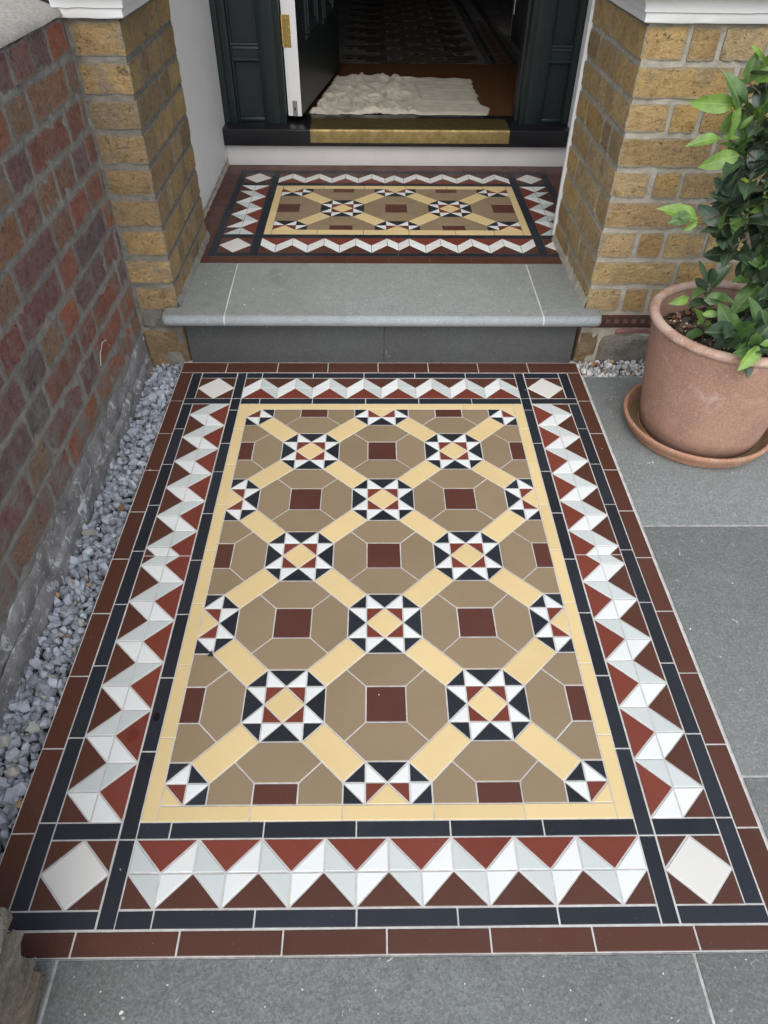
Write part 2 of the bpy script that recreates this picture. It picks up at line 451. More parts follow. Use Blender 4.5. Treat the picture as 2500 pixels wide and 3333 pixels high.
def bark_mat():
    g = NG('bay_bark', 0.9, 0.2)
    g.color(g.mix(g.ramp(g.noise(120, 5, 0.7), [(0.3, 0.0), (0.7, 1.0)]), (0.06, 0.045, 0.03), (0.21, 0.18, 0.13)))
    g.bump(g.noise(200, 4), 0.6, 0.002)
    return g.m
M['bark'] = bark_mat()
def earth_mat():
    g = NG('bare_earth', 1.0, 0.1)
    g.color(g.mix(g.ramp(g.noise(30, 6), [(0.3, 0.0), (0.7, 1.0)]), (0.06, 0.05, 0.04), (0.13, 0.115, 0.095)))
    g.bump(g.noise(60, 6), 0.6, 0.01)
    return g.m
M['earth'] = earth_mat()
def wet_mat(name, c, r=0.12):
    g = NG(name, r, 0.5)
    g.color(c)
    return g.m
M['wetdark'] = wet_mat('dark_water_spot', (0.006, 0.006, 0.008))
M['wetred'] = wet_mat('wet_red_tile', (0.135, 0.026, 0.016), 0.3)

# ------------------------------------------------------------------ object helpers
def wl(o):
    v = Vector((0, 0, 0))
    while o is not None:
        v += o.location
        o = o.parent
    return v
def put(o, loc, parent=None):
    COL.objects.link(o)
    if parent is not None:
        o.parent = parent
        o.location = loc - wl(parent)
    else:
        o.location = loc
    return o
def tag(o, label=None, cat=None, group=None, kind=None):
    if label: o['label'] = label
    if cat: o['category'] = cat
    if group: o['group'] = group
    if kind: o['kind'] = kind
    return o
def thing(name, base, label, cat, group=None):
    o = bpy.data.objects.new(name, None)
    o.empty_display_size = 0.05
    put(o, W(*base))
    return tag(o, label, cat, group)
def raw(name, verts, faces, mat, parent=None, smooth=False, sharp=None, loc=None):
    """verts in module coordinates"""
    pts = [W(*v) for v in verts]
    c = loc if loc is not None else sum(pts, Vector()) / len(pts)
    me = bpy.data.meshes.new(name)
    me.from_pydata([tuple(p - c) for p in pts], [], faces)
    me.materials.append(M[mat] if isinstance(mat, str) else mat)
    if smooth:
        me.polygons.foreach_set('use_smooth', [True] * len(me.polygons))
        if sharp:
            me.set_sharp_from_angle(angle=math.radians(sharp))
    me.update()
    return put(bpy.data.objects.new(name, me), c, parent)
def bm_obj(name, bm, mat, parent=None, smooth=True, sharp=35, loc=None):
    me = bpy.data.meshes.new(name)
    c = loc
    if c is None:
        c = sum((v.co for v in bm.verts), Vector()) / max(1, len(bm.verts))
    bmesh.ops.translate(bm, verts=bm.verts, vec=-c)
    bmesh.ops.recalc_face_normals(bm, faces=bm.faces)
    bm.to_mesh(me); bm.free()
    me.materials.append(M[mat] if isinstance(mat, str) else mat)
    if smooth:
        me.polygons.foreach_set('use_smooth', [True] * len(me.polygons))
        if sharp:
            me.set_sharp_from_angle(angle=math.radians(sharp))
    return put(bpy.data.objects.new(name, me), c, parent)
def box(name, x0, x1, y0, y1, z0, z1, mat, parent=None, bev=0.0, seg=2):
    bm = bmesh.new()
    bmesh.ops.create_cube(bm, size=1)
    a, b = W(x0, y0, z0), W(x1, y1, z1)
    for v in bm.verts:
        v.co = Vector([a[i] + (b[i] - a[i]) * (v.co[i] + 0.5) for i in range(3)])
    if bev > 0:
        bmesh.ops.bevel(bm, geom=bm.edges[:], offset=bev * U, segments=seg, affect='EDGES', profile=0.5)
    return bm_obj(name, bm, mat, parent, bev > 0, 50)
def sweep(name, profile, stations, mat, parent=None, smooth=True, caps=True, sharp=30):
    """profile points are rows; stations is a function list giving a module point for a profile point"""
    verts, faces = [], []
    n = len(profile)
    for st in stations:
        for p in profile:
            verts.append(st(p))
    for i in range(len(stations) - 1):
        for j in range(n - 1):
            faces.append((i * n + j, i * n + j + 1, (i + 1) * n + j + 1, (i + 1) * n + j))
    if caps:
        faces.append(tuple(range(n)))
        faces.append(tuple(range((len(stations) - 1) * n, len(stations) * n))[::-1])
    bm = bmesh.new()
    vs = [bm.verts.new(W(*v)) for v in verts]
    for f in faces:
        try:
            bm.faces.new([vs[i] for i in f])
        except ValueError:
            pass
    return bm_obj(name, bm, mat, parent, smooth, sharp)
def lathe(name, prof, cx, cy, mat, parent=None, seg=64, smooth=True, sharp=40):
    verts, faces = [], []
    for r, z in prof:
        for k in range(seg):
            a = 2 * math.pi * k / seg
            verts.append((cx + r * math.cos(a), cy + r * math.sin(a), z))
    for i in range(len(prof) - 1):
        for k in range(seg):
            k2 = (k + 1) % seg
            faces.append((i * seg + k, i * seg + k2, (i + 1) * seg + k2, (i + 1) * seg + k))
    bm = bmesh.new()
    vs = [bm.verts.new(W(*v)) for v in verts]
    for f in faces:
        bm.faces.new([vs[i] for i in f])
    return bm_obj(name, bm, mat, parent, smooth, sharp, loc=W(cx, cy, prof[0][1]))
def tube(bm, pts, rads, seg=6):
    """append a tapered tube (module points) to bm"""
    rings = []
    P = [W(*p) for p in pts]
    for i, p in enumerate(P):
        d = (P[min(i + 1, len(P) - 1)] - P[max(i - 1, 0)]).normalized()
        a = d.orthogonal().normalized()
        b = d.cross(a)
        rings.append([bm.verts.new(p + (a * math.cos(2 * math.pi * k / seg) + b * math.sin(2 * math.pi * k / seg)) * rads[i] * U) for k in range(seg)])
    for i in range(len(rings) - 1):
        for k in range(seg):
            bm.faces.new((rings[i][k], rings[i][(k + 1) % seg], rings[i + 1][(k + 1) % seg], rings[i + 1][k]))
    bm.faces.new(rings[0][::-1]); bm.faces.new(rings[-1])

# ------------------------------------------------------------------ polygon tools for the tiling
def clip(poly, a, b, c):
    """keep a*x+b*y+c>=0"""
    out = []
    for i, p in enumerate(poly):
        q = poly[(i + 1) % len(poly)]
        dp, dq = a * p[0] + b * p[1] + c, a * q[0] + b * q[1] + c
        if dp >= -1e-9:
            out.append(p)
        if (dp > 1e-9 and dq < -1e-9) or (dp < -1e-9 and dq > 1e-9):
            t = dp / (dp - dq)
            out.append((p[0] + (q[0] - p[0]) * t, p[1] + (q[1] - p[1]) * t))
    res = []
    for p in out:
        if not res or math.hypot(p[0] - res[-1][0], p[1] - res[-1][1]) > 1e-6:
            res.append(p)
    if len(res) > 1 and math.hypot(res[0][0] - res[-1][0], res[0][1] - res[-1][1]) < 1e-6:
        res.pop()
    return res
def area(poly):
    return 0.5 * sum(poly[i][0] * poly[(i + 1) % len(poly)][1] - poly[(i + 1) % len(poly)][0] * poly[i][1] for i in range(len(poly)))
def inset(poly, d):
    if area(poly) < 0:
        poly = poly[::-1]
    n = len(poly)
    L = []
    for i in range(n):
        p, q = poly[i], poly[(i + 1) % n]
        ex, ey = q[0] - p[0], q[1] - p[1]
        l = math.hypot(ex, ey)
        nx, ny = -ey / l, ex / l
        L.append((nx, ny, -(nx * p[0] + ny * p[1]) - d))
    out = []
    for i in range(n):
        a, b = L[i - 1], L[i]
        det = a[0] * b[1] - b[0] * a[1]
        if abs(det) < 1e-9:
            return None
        out.append(((a[1] * b[2] - b[1] * a[2]) / det, (b[0] * a[2] - a[0] * b[2]) / det))
    return out
def rect_clip(poly, x0, y0, x1, y1):
    for a, b, c in ((1, 0, -x0), (-1, 0, x1), (0, 1, -y0), (0, -1, y1)):
        if len(poly) < 3:
            return []
        poly = clip(poly, a, b, c)
    return poly if len(poly) >= 3 else []

def tile(name, poly, z, mat, parent, g, tr=None, thick=0.09):
    if tr:
        poly = [tr(p) for p in poly]
    if len(poly) < 3 or abs(area(poly)) < 0.03:
        return
    a = inset(poly, g * 0.5 * rnd.uniform(0.85, 1.2))
    if a is None or area(a) < 0.01:
        return
    b = inset(a, 0.022)
    if b is None or area(b) < 0.01:
        b = [(p[0], p[1]) for p in a]
    n = len(a)
    dz = rnd.uniform(-0.006, 0.006)
    verts = [(p[0], p[1], z - thick) for p in a] + [(p[0], p[1], z - 0.014 + dz) for p in a] + [(p[0], p[1], z + dz) for p in b]
    faces = [tuple(range(2 * n, 3 * n))]
    for i in range(n):
        j = (i + 1) % n
        faces.append((i, j, n + j, n + i))
        faces.append((n + i, n + j, 2 * n + j, 2 * n + i))
    o = raw(name, verts, faces, mat, parent)
    o.rotation_euler = (rnd.uniform(-1, 1) * 0.0012, rnd.uniform(-1, 1) * 0.0012, rnd.uniform(-1, 1) * 0.0035)
    return o

def star_field(x0, y0, x1, y1, z, parent, g, tr=None):
    def T(name, poly, mat):
        poly = rect_clip(poly, x0, y0, x1, y1)
        if len(poly) >= 3:
            tile(name, poly, z, mat, parent, g, tr)
    ia, ib = int(x0 // 5) - 1, int(x1 // 5) + 2
    ja, jb = int(y0 // 5) - 1, int(y1 // 5) + 2
    for i in range(ia, ib):
        for j in range(ja, jb):
            cx, cy = 5.0 * i, 5.0 * j
            rot = [lambda p: (cx + p[0], cy + p[1]), lambda p: (cx - p[1], cy + p[0]), lambda p: (cx - p[0], cy - p[1]), lambda p: (cx + p[1], cy - p[0])]
            if (i + j) % 2 == 0:
                T('cream_diamond_tile', [(cx + 1, cy), (cx, cy + 1), (cx - 1, cy), (cx, cy - 1)], 'cream')
                for r in rot:
                    T('red_triangle_tile', [r(p) for p in [(1, 0), (1, 1), (0, 1)]], 'red')
                    T('white_triangle_tile', [r(p) for p in [(-1, 1), (0, 1), (-1, 2)]], 'white')
                    T('white_triangle_tile', [r(p) for p in [(1, 1), (1, 2), (0, 1)]], 'white')
                    T('black_triangle_tile', [r(p) for p in [(0, 1), (1, 2), (-1, 2)]], 'black')
                    T('black_corner_tile', [r(p) for p in [(1, 1), (2, 1), (1, 2)]], 'black')
                    # cream bar runs out along the diagonal; each bar is owned by the star below it
                for r in rot[:2]:
                    T('cream_bar_tile', [r(p) for p in [(2, 1), (4, 3), (3, 4), (1, 2)]], 'cream')
            else:
                T('dark_square_tile', [(cx - 1, cy - 1), (cx + 1, cy - 1), (cx + 1, cy + 1), (cx - 1, cy + 1)], 'plum')
                for r in rot:
                    T('brown_hexagon_tile', [r(p) for p in [(1, -1), (2, -2), (3, -1), (3, 1), (2, 2), (1, 1)]], 'brown')

def zigzag(L, a, h, z, parent, g, tr, cio, coi, flip_outer=False):
    """L: length of the run, inner peaks at both ends; built as two mirrored halves clipped in the middle.
    tr maps (s along, t from inner edge to outer edge) to module coordinates."""
    mid = L / 2
    for half in (0, 1):
        c1, c2 = (cio, coi) if half == 0 else (coi, cio)
        def T(name, poly, mat):
            poly = clip(poly, -1, 0, mid) if len(poly) > 2 else []
            poly = clip(poly, 1, 0, 0) if len(poly) > 2 else []
            if len(poly) < 3:
                return
            tile(name, [tr((p[0] if half == 0 else L - p[0], p[1])) for p in poly], z, mat, parent, g)
        k = 0
        while 2 * k * a < mid - 1e-6:
            s0, s1, s2 = 2 * k * a, (2 * k + 1) * a, (2 * k + 2) * a
            T('red_border_triangle', [(s0, 0), (s2, 0), (s1, h)], 'red')
            if k == 0 and flip_outer:
                T('dark_border_triangle', [(0, 2 * h), (s1, 2 * h), (s1, h)], 'choc')
                T('light_border_triangle', [(0, 2 * h), (0, h), (s1, h)], c1)
            else:
                T('dark_border_triangle', [(s0 - a, 2 * h), (s1, 2 * h), (s0, h)], 'choc')
                T('light_border_triangle', [(s1, 2 * h), (s1, h), (s0, h)], c1)
            T('light_border_triangle', [(s0, 0), (s0, h), (s1, h)], c1)
            T('light_border_triangle', [(s1, 2 * h), (s1, h), (s2, h)], c2)
            T('light_border_triangle', [(s2, 0), (s2, h), (s1, h)], c2)
            k += 1
        # the outer triangle that closes the last period
        s0 = 2 * k * a
        last = [(s0 - a, 2 * h), (s0 + a, 2 * h), (s0, h)]
        if abs(mid - s0) < 1e-3:          # the run divides evenly: one whole tile sits on the middle
            if half == 0:
                tile('dark_border_triangle', [tr(p) for p in last], z, 'choc', parent, g)
        else:
            T('dark_border_triangle', last, 'choc')

def strips(name, axis, lo, hi, cuts, z, mat, parent, g):
    """a run of strip tiles; axis 'x' runs along x with lo..hi in y"""
    cuts = sorted(cuts)
    for p, q in zip(cuts, cuts[1:]):
        if q - p < 0.15:
            continue
        if axis == 'x':
            poly = [(p, lo), (q, lo), (q, hi), (p, hi)]
        else:
            poly = [(lo, p), (hi, p), (hi, q), (lo, q)]
        tile(name, poly, z, mat, parent, g)
def corner_block(x0, y0, x1, y1, z, parent, g):
    mx, my = (x0 + x1) / 2, (y0 + y1) / 2
    tile('ivory_square_tile', [(x0, my), (mx, y0), (x1, my), (mx, y1)], z, 'ivory', parent, g)
    for c in ((x0, y0), (x1, y0), (x1, y1), (x0, y1)):
        tile('dark_corner_triangle', [c, (mx, c[1]), (c[0], my)], z, 'choc', parent, g)

# ================================================================== SETTING
ground = raw('ground', [(-600, -600, -1.3), (600, -600, -1.3), (600, 36.6, -1.3), (-600, 36.6, -1.3)], [(0, 1, 2, 3)], 'earth')
tag(ground, kind='structure')

# ---- tiled path -----------------------------------------------------
G = 0.069
path = box('tiled_path', -6.07, 26.12, -5.80, 36.95, -1.2, -0.028, 'grout')
tag(path, kind='structure')
star_field(0, 0, 20, 30, 0.0, path, G)
b1, b2 = 0.70, 1.43         # cream strip, inner black strip
def rng(a, b, step):
    r = [a]
    while r[-1] + step < b - 0.3:
        r.append(r[-1] + step)
    return r + [b]
# cream frame
for x0, x1 in ((-b1, 0), (20, 20 + b1)):
    strips('cream_strip_tile', 'y', x0, x1, [-b1, 3.25, 7.3, 11.34, 15.4, 19.44, 23.48, 27.55, 30 + b1], 0, 'cream', path, G * 0.7)
strips('cream_strip_tile', 'x', -b1, 0, [0, 4, 8, 12, 16, 20], 0, 'cream', path, G * 0.7)
strips('cream_strip_tile', 'x', 30, 30 + b1, [0, 4.05, 8.1, 12.1, 16.2, 20], 0, 'cream', path, G * 0.7)
# inner black frame
for x0, x1 in ((-b2, -b1), (20 + b1, 20 + b2)):
    strips('black_strip_tile', 'y', x0, x1, [-4.86, -1.43, 2.56, 6.56, 10.62, 14.66, 18.65, 22.75, 25.86, 29.91, 31.43, 35.03], 0, 'black', path, G)
strips('black_strip_tile', 'x', -b2, -b1, [-b1, 0.68, 4.67, 8.63, 12.68, 16.7, 20 + b1], 0, 'black', path, G)
strips('black_strip_tile', 'x', 30 + b1, 31.43, [-b1, 0.75, 4.75, 8.8, 12.85, 16.9, 20 + b1], 0, 'black', path, G)
# zigzag bands
hb, hs, ht = 1.355, 1.40, 1.41
zigzag(20 + 2 * b1, (20 + 2 * b1) / 16, hb, 0, path, G, lambda p: (-b1 + p[0], -b2 - p[1]), 'grey', 'white')
zigzag(20 + 2 * b1, (20 + 2 * b1) / 16, ht, 0, path, G, lambda p: (-b1 + p[0], 31.43 + p[1]), 'white', 'grey')
zigzag(30 + 2 * b1, 1.362, hs, 0, path, G, lambda p: (21.45 + p[1], 30 + b1 - p[0]), 'grey', 'white')
zigzag(30 + 2 * b1, 1.362, hs, 0, path, G, lambda p: (-1.45 - p[1], 30 + b1 - p[0]), 'grey', 'white')
# outer black frame and corner blocks
xo0, xo1 = 1.45 + 2 * hs, 5.02
for s in (0, 1):
    X = (lambda v: -v) if s == 0 else (lambda v: 20 + v)
    xa, xb = sorted((X(xo0), X(xo1)))
    strips('black_strip_tile', 'y', xa, xb, [-4.16, -0.70, 3.29, 7.3, 11.34, 15.4, 19.44, 23.53, 27.58, 30.72], 0, 'black', path, G)
    strips('black_strip_tile', 'y', xa, xb, [31.43, 35.03], 0, 'black', path, G)
    ia, ib = sorted((X(1.45), X(xo0)))
    oa, ob = sorted((X(1.45), X(xo1)))
    strips('black_strip_tile', 'x', -1.43, -0.70, [ia, ib], 0, 'black', path, G)
    strips('black_strip_tile', 'x', -4.86, -4.16, [oa, ob], 0, 'black', path, G)
    strips('black_strip_tile', 'x', 30.72, 31.43, [oa, ob], 0, 'black', path, G)
    strips('black_strip_tile', 'x', 34.27, 35.03, [ia, ib], 0, 'black', path, G)
    corner_block(ia, -4.16, ib, -1.43, 0, path, G)
    corner_block(ia, 31.43, ib, 34.27, 0, path, G)
    ra, rb = sorted((X(xo1), X(6.05)))
    strips('chocolate_strip_tile', 'y', ra, rb, [-4.87, -1.14, 2.74, 6.68, 10.7, 14.76, 18.82, 22.9, 27.0, 31.1, 35.06], 0, 'choc', path, G)
strips('black_strip_tile', 'x', -4.86, -4.16, [-1.43 + 0.7, 0.70, 4.68, 8.7, 12.7, 16.68, 20 + b1], 0, 'black', path, G)
strips('black_strip_tile', 'x', 34.27, 35.03, [-b1, 0.55, 4.6, 8.65, 12.7, 16.75, 20 + b1], 0, 'black', path, G)
strips('chocolate_strip_tile', 'x', -5.80, -4.88, [-6.05, -2.15, 1.86, 5.87, 9.88, 13.9, 17.9, 21.92, 26.05], 0, 'choc', path, G)
strips('chocolate_strip_tile', 'x', 35.07, 36.56, [-6.05, -2.46, 1.66, 5.72, 9.78, 13.84, 17.9, 21.96, 26.05], 0, 'choc', path, G)

# ---- stone paving ---------------------------------------------------
paving = box('paving', -30, 64, -40, -5.82, -1.2, -0.05, 'jointgrout')
tag(paving, kind='structure')
pav2 = box('side_paving', 26.13, 64, -5.85, 34.6, -1.2, -0.052, 'jointgrout')
tag(pav2, kind='structure')
def slab(x0, x1, y0, y1, parent, z=0.0):
    o = box('slab', x0, x1, y0, y1, -0.6, z, 'slab', parent, 0.035, 2)
    # slightly uneven cut edges
    for v in o.data.vertices:
        v.co.z += mnoise.noise(v.co * 9 + Vector((x0, y0, 3))) * 0.0008
    return o
slab(26.24, 41.9, 17.52, 34.45, pav2)
slab(26.22, 41.9, 1.21, 17.39, pav2)
slab(26.21, 41.9, -5.78, 1.09, pav2)
slab(42.1, 58, 9.5, 34.45, pav2)
slab(42.1, 58, -5.78, 9.3, pav2)
slab(-2.50, 21.56, -21, -5.86, paving)
slab(-18.3, -2.63, -21, -5.86, paving)
slab(21.68, 45, -21, -5.86, paving)

# ---- left gravel bed kerb earth is the ground sheet; porch floor ----
ZP = 4.90
porch = box('porch_floor', -6.9, 30.7, 44.46, 70.2, 0.2, ZP - 0.02, 'dark_grout')
tag(porch, kind='structure')
g2 = 0.035
PX = lambda p: (6.39 + p[0] * 1.056, 57.13 + p[1] * 1.085)
# pattern coordinates: star centre (0,0); the field runs from 6 left of it to 16 right, 5 up and down
star_field(-6, -5, 16, 5, ZP, porch, g2, PX)
fx0, fx1, fy0, fy1 = PX((-6, -5))[0], PX((16, 5))[0], PX((-6, -5))[1], PX((16, 5))[1]
cx0, cx1, cy0, cy1 = -0.65, 23.97, 50.62, 63.42
strips('cream_strip_tile', 'y', cx0, fx0, [cy0, 53.0, 56.3, 60.4, cy1], ZP, 'cream', porch, g2)
strips('cream_strip_tile', 'y', fx1, cx1, [cy0, 56.0, 60.2, cy1], ZP, 'cream', porch, g2)
strips('cream_strip_tile', 'x', cy0, fy0, [fx0, 4.25, 8.5, 12.7, 17.0, 20.6, fx1], ZP, 'cream', porch, g2)
strips('cream_strip_tile', 'x', fy1, cy1, [fx0, 4.3, 8.5, 12.8, 17.1, 20.9, fx1], ZP, 'cream', porch, g2)
kx0, kx1, ky0, ky1 = -1.44, 24.75, 49.80, 64.24
zx0, zx1, zy0, zy1 = -4.30, 27.62, 46.62, 67.22
bx0, bx1, by0, by1 = -5.0, 28.32, 45.87, 68.02
for x0, x1 in ((kx0, cx0), (cx1, kx1)):
    strips('black_strip_tile', 'y', x0, x1, [by0, zy0 + 0.9, ky0, 53.0, 57.0, 61.2, ky1, by1], ZP, 'black', porch, g2)
strips('black_strip_tile', 'x', ky0, cy0, [cx0, 3.1, 7.2, 11.3, 15.6, 19.8, cx1], ZP, 'black', porch, g2)
strips('black_strip_tile', 'x', cy1, ky1, [cx0, 3.5, 7.7, 11.9, 16.1, 20.2, cx1], ZP, 'black', porch, g2)
hz = (ky0 - zy0) / 2
zigzag(cx1 - cx0, 1.415, hz, ZP, porch, g2, lambda p: (cx0 + p[0], ky0 - p[1]), 'white', 'porchgrey')
zigzag(cx1 - cx0, 1.415, (zy1 - ky1) / 2, ZP, porch, g2, lambda p: (cx0 + p[0], ky1 + p[1]), 'porchgrey', 'white')
zigzag(cy1 - cy0, (cy1 - cy0) / 8, (kx0 - zx0) / 2, ZP, porch, g2, lambda p: (kx0 - p[1], cy1 - p[0]), 'white', 'grey', True)
zigzag(cy1 - cy0, (cy1 - cy0) / 8, (zx1 - kx1) / 2, ZP, porch, g2, lambda p: (kx1 + p[1], cy1 - p[0]), 'white', 'grey', True)
for s in (0, 1):
    xi, xz, xb, xr = ((kx0, zx0, bx0, -6.85) if s == 0 else (kx1, zx1, bx1, 30.6))
    a, b = sorted((xz, xb))
    strips('black_strip_tile', 'y', a, b, [by0, ky0, 52.9, 56.6, 60.6, 64.9, by1], ZP, 'black', porch, g2)
    a, b = sorted((xi, xz))
    strips('black_strip_tile', 'x', by0, zy0, [a, b], ZP, 'black', porch, g2)
    strips('black_strip_tile', 'x', ky0, cy0, [a, b], ZP, 'black', porch, g2)
    strips('black_strip_tile', 'x', cy1, ky1, [a, b], ZP, 'black', porch, g2)
    strips('black_strip_tile', 'x', zy1, by1, [a, (a + b) / 2 + 0.6, b], ZP, 'black', porch, g2)
    corner_block(a, zy0, b, ky0, ZP, porch, g2)
    corner_block(a, ky1, b, zy1, ZP, porch, g2)
    a, b = sorted((xb, xr))
    strips('chocolate_strip_tile', 'y', a, b, [by0, 48.6, 53.2, 57.7, 62.2, 66.8, 69.8], ZP, 'choc', porch, g2)
strips('black_strip_tile', 'x', by0, zy0, [cx0, 3.4, 7.5, 11.6, 15.8, 20.0, cx1], ZP, 'black', porch, g2)
strips('black_strip_tile', 'x', zy1, by1, [cx0, 2.9, 7.0, 11.2, 15.3, 19.5, cx1], ZP, 'black', porch, g2)
strips('chocolate_strip_tile', 'x', 44.46, by0, [-6.0, -4.5, -0.5, 3.6, 7.15, 10.72, 14.28, 17.82, 21.9, 26.0], ZP, 'choc', porch, g2)
strips('chocolate_strip_tile', 'x', by1, 69.8, [bx0, -1.14, 3.16, 6.92, 11.0, 15.2, 19.4, 23.8, bx1], ZP, 'choc', porch, g2)

# ================================================================== STEP
step = thing('stone_step', (10, 38, 0), 'grey limestone doorstep with a rounded nosing between the two brick piers', 'step')
def nose_profile(y_back):
    pts = [(y_back, ZP - 0.84), (35.22, ZP - 0.84)]
    for k in range(1, 12):
        a = -math.pi / 2 - math.pi * k / 12
        pts.append((35.22 + 0.42 * math.cos(a), ZP - 0.42 + 0.42 * math.sin(a)))
    pts += [(35.22, ZP), (y_back, ZP)]
    return pts
def nosed(o):
    o.data.materials.append(M['nosing'])
    for f in o.data.polygons:
        y = (wl(o) + f.center).y / U + OY
        if y < 35.3 and f.normal.z < 0.995:
            f.material_index = 1
    return o
def tread(x0f, x0b, x1f, x1b, y_back):
    pr = nose_profile(y_back)
    def st(xf, xb):
        return lambda p: (xf + (xb - xf) * (p[0] - 34.8) / (44.4 - 34.8), p[0], p[1])
    sts = [st(x0f + (x1f - x0f) * k / 6, x0b + (x1b - x0b) * k / 6) for k in range(7)]
    return nosed(sweep('tread_slab', pr, sts, 'tread', step, True, True, 40))
tread(-1.79, -2.05, 22.28, 22.40, 44.44)
def end_tread(xj_f, xj_b, x_pier, x_end):
    """end piece: the nosing runs on past the pier corner and its outer corner is rounded"""
    s = 1 if x_end > x_pier else -1
    pr = nose_profile(36.42)
    sts = [lambda p, t=t: (xj_f + (x_pier - xj_f) * t, p[0], p[1]) for t in (0, 0.5, 1)]
    w = abs(x_end - x_pier)
    for t in (0.3, 0.6, 0.75, 0.88, 0.96, 1.0):
        def f(p, t=t):
            d = max(0.0, (t - 0.6) / 0.4)
            back = 0.42 * (1 - math.sqrt(max(0, 1 - d * d)))
            y = p[0] + back * max(0.0, min(1.0, (36.42 - p[0]) / 1.2))
            zz = p[1] - (0.10 * d ** 3 if p[1] > ZP - 0.4 else -0.10 * d ** 3)
            return (x_pier + s * w * t, y, zz)
        sts.append(f)
    a = nosed(sweep('tread_slab', pr, sts, 'tread', step, True, True, 40))
    xa, xb = sorted((xj_f + (xj_b - xj_f) * 0.17, x_pier))
    xj = xj_f + (xj_b - xj_f) * 0.17
    q = [(xj, 36.43), (x_pier, 36.43), (x_pier, 44.44), (xj_b, 44.44)]
    raw('tread_slab', [(x, y, ZP - 0.84) for x, y in q] + [(x, y, ZP - 0.002) for x, y in q], [(4, 5, 6, 7), (0, 1, 5, 4), (2, 3, 7, 6), (3, 0, 4, 7), (1, 2, 6, 5)] if s > 0 else [(7, 6, 5, 4), (4, 5, 1, 0), (6, 7, 3, 2), (7, 4, 0, 3), (5, 6, 2, 1)], 'tread', step)
end_tread(-1.91, -2.15, -5.52, -6.62)
end_tread(22.40, 22.52, 25.77, 26.86)
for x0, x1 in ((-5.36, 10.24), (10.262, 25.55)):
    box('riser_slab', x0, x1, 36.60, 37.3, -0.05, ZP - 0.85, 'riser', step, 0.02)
box('joint_mortar', -5.4, 25.6, 37.28, 44.4, -0.5, ZP - 0.86, 'dark', step)
def tread_joint(xf, xb, w):
    pr = [(44.4, ZP - 0.80), (35.22, ZP - 0.80)]
    for k in range(1, 12):
        a = -math.pi / 2 - math.pi * k / 12
        pr.append((35.22 + 0.395 * math.cos(a), ZP - 0.42 + 0.395 * math.sin(a)))
    pr += [(35.22, ZP - 0.025), (44.4, ZP - 0.025)]
    def st(o):
        return lambda p: (xf + (xb - xf) * (p[0] - 34.8) / 9.6 + o, p[0], p[1])
    sweep('joint_mortar', pr, [st(-w), st(w)], 'grout', step, False, True)
tread_joint(-1.85, -2.10, 0.09)
tread_joint(22.34, 22.46, 0.09)

# ================================================================== BRICKWORK
def brick_mesh(seed, nx=8, nz=3, ny=2):
    """unit brick whose arrises wander and are chipped here and there"""
    r = random.Random(seed)
    bm = bmesh.new()
    bmesh.ops.create_cube(bm, size=1)
    def cut(axis, n):
        for k in range(1, n):
            t = -0.5 + k / n
            no = [0, 0, 0]; no[axis] = 1
            co = [0, 0, 0]; co[axis] = t
            bmesh.ops.bisect_plane(bm, geom=bm.verts[:] + bm.edges[:] + bm.faces[:], plane_co=co, plane_no=no)
    cut(0, nx); cut(1, ny); cut(2, nz)
    off = Vector((seed * 3.7, seed * 1.3, 0))
    for v in bm.verts:
        c = v.co.copy()
        ext = [abs(abs(q) - 0.5) < 1e-4 for q in c]
        q = Vector((c.x * 6, c.y * 3, c.z * 2)) + off
        n1, n2, n3 = mnoise.noise(q * 0.9), mnoise.noise(q * 1.6 + Vector((7, 7, 7))), mnoise.noise(q * 1.2 + Vector((3, 9, 1)))
        ne = sum(ext)
        if ne >= 2:
            chip = 0.05 if r.random() < 0.16 else 0.0
            if ext[2]: v.co.z *= 0.985 - 0.03 * abs(n1) - chip * 1.3
            if ext[0]: v.co.x *= 0.994 - 0.008 * abs(n2) - chip * 0.25
            if ext[1]: v.co.y *= 0.990 - chip * 0.8
            if ne == 3:
                v.co.x *= 0.99; v.co.z *= 0.965
        if ext[2]: v.co.z += 0.030 * n1 * (1 if c.z > 0 else -1)
        if ext[1]: v.co.y += 0.016 * n2 + 0.006 * n3
        if ext[0]: v.co.x += 0.006 * n3
    me = bpy.data.meshes.new('brick')
    bmesh.ops.recalc_face_normals(bm, faces=bm.faces)
    bm.to_mesh(me); bm.free()
    me.polygons.foreach_set('use_smooth', [True] * len(me.polygons))
    me.set_sharp_from_angle(angle=math.radians(38))
    return me
BR = {}
def bricks_of(mat):
    if mat not in BR:
        BR[mat] = []
        for k in range(8):
            me = brick_mesh(k * 13 + 5)
            me.materials.append(M[mat])
            BR[mat].append(me)
    return BR[mat]
def brick(x0, x1, y0, y1, z0, z1, mat, parent, along='x', name='brick', jit=0.02):
    me = rnd.choice(bricks_of(mat))
    o = bpy.data.objects.new(name, me)
    c = (W(x0, y0, z0) + W(x1, y1, z1)) / 2
    sx, sy, sz = (x1 - x0) * U, (y1 - y0) * U, (z1 - z0) * U
    put(o, c + Vector((rnd.uniform(-jit, jit) * U, rnd.uniform(-jit, jit) * U, 0)), parent)
    if along == 'x':
        o.scale = (sx, sy, sz)
        o.rotation_euler = (0, 0, math.pi * rnd.randint(0, 1))
    else:
        o.scale = (sy, sx, sz)
        o.rotation_euler = (0, 0, math.pi / 2 + math.pi * rnd.randint(0, 1))
    return o

BED = [4.42, 6.58, 8.69, 10.84, 12.94, 14.95, 17.06, 19.05, 21.10, 23.22]
YF, YB = 36.6, 49.75
XR, XL = 25.82, -5.55
MJ = 0.16        # half a mortar joint
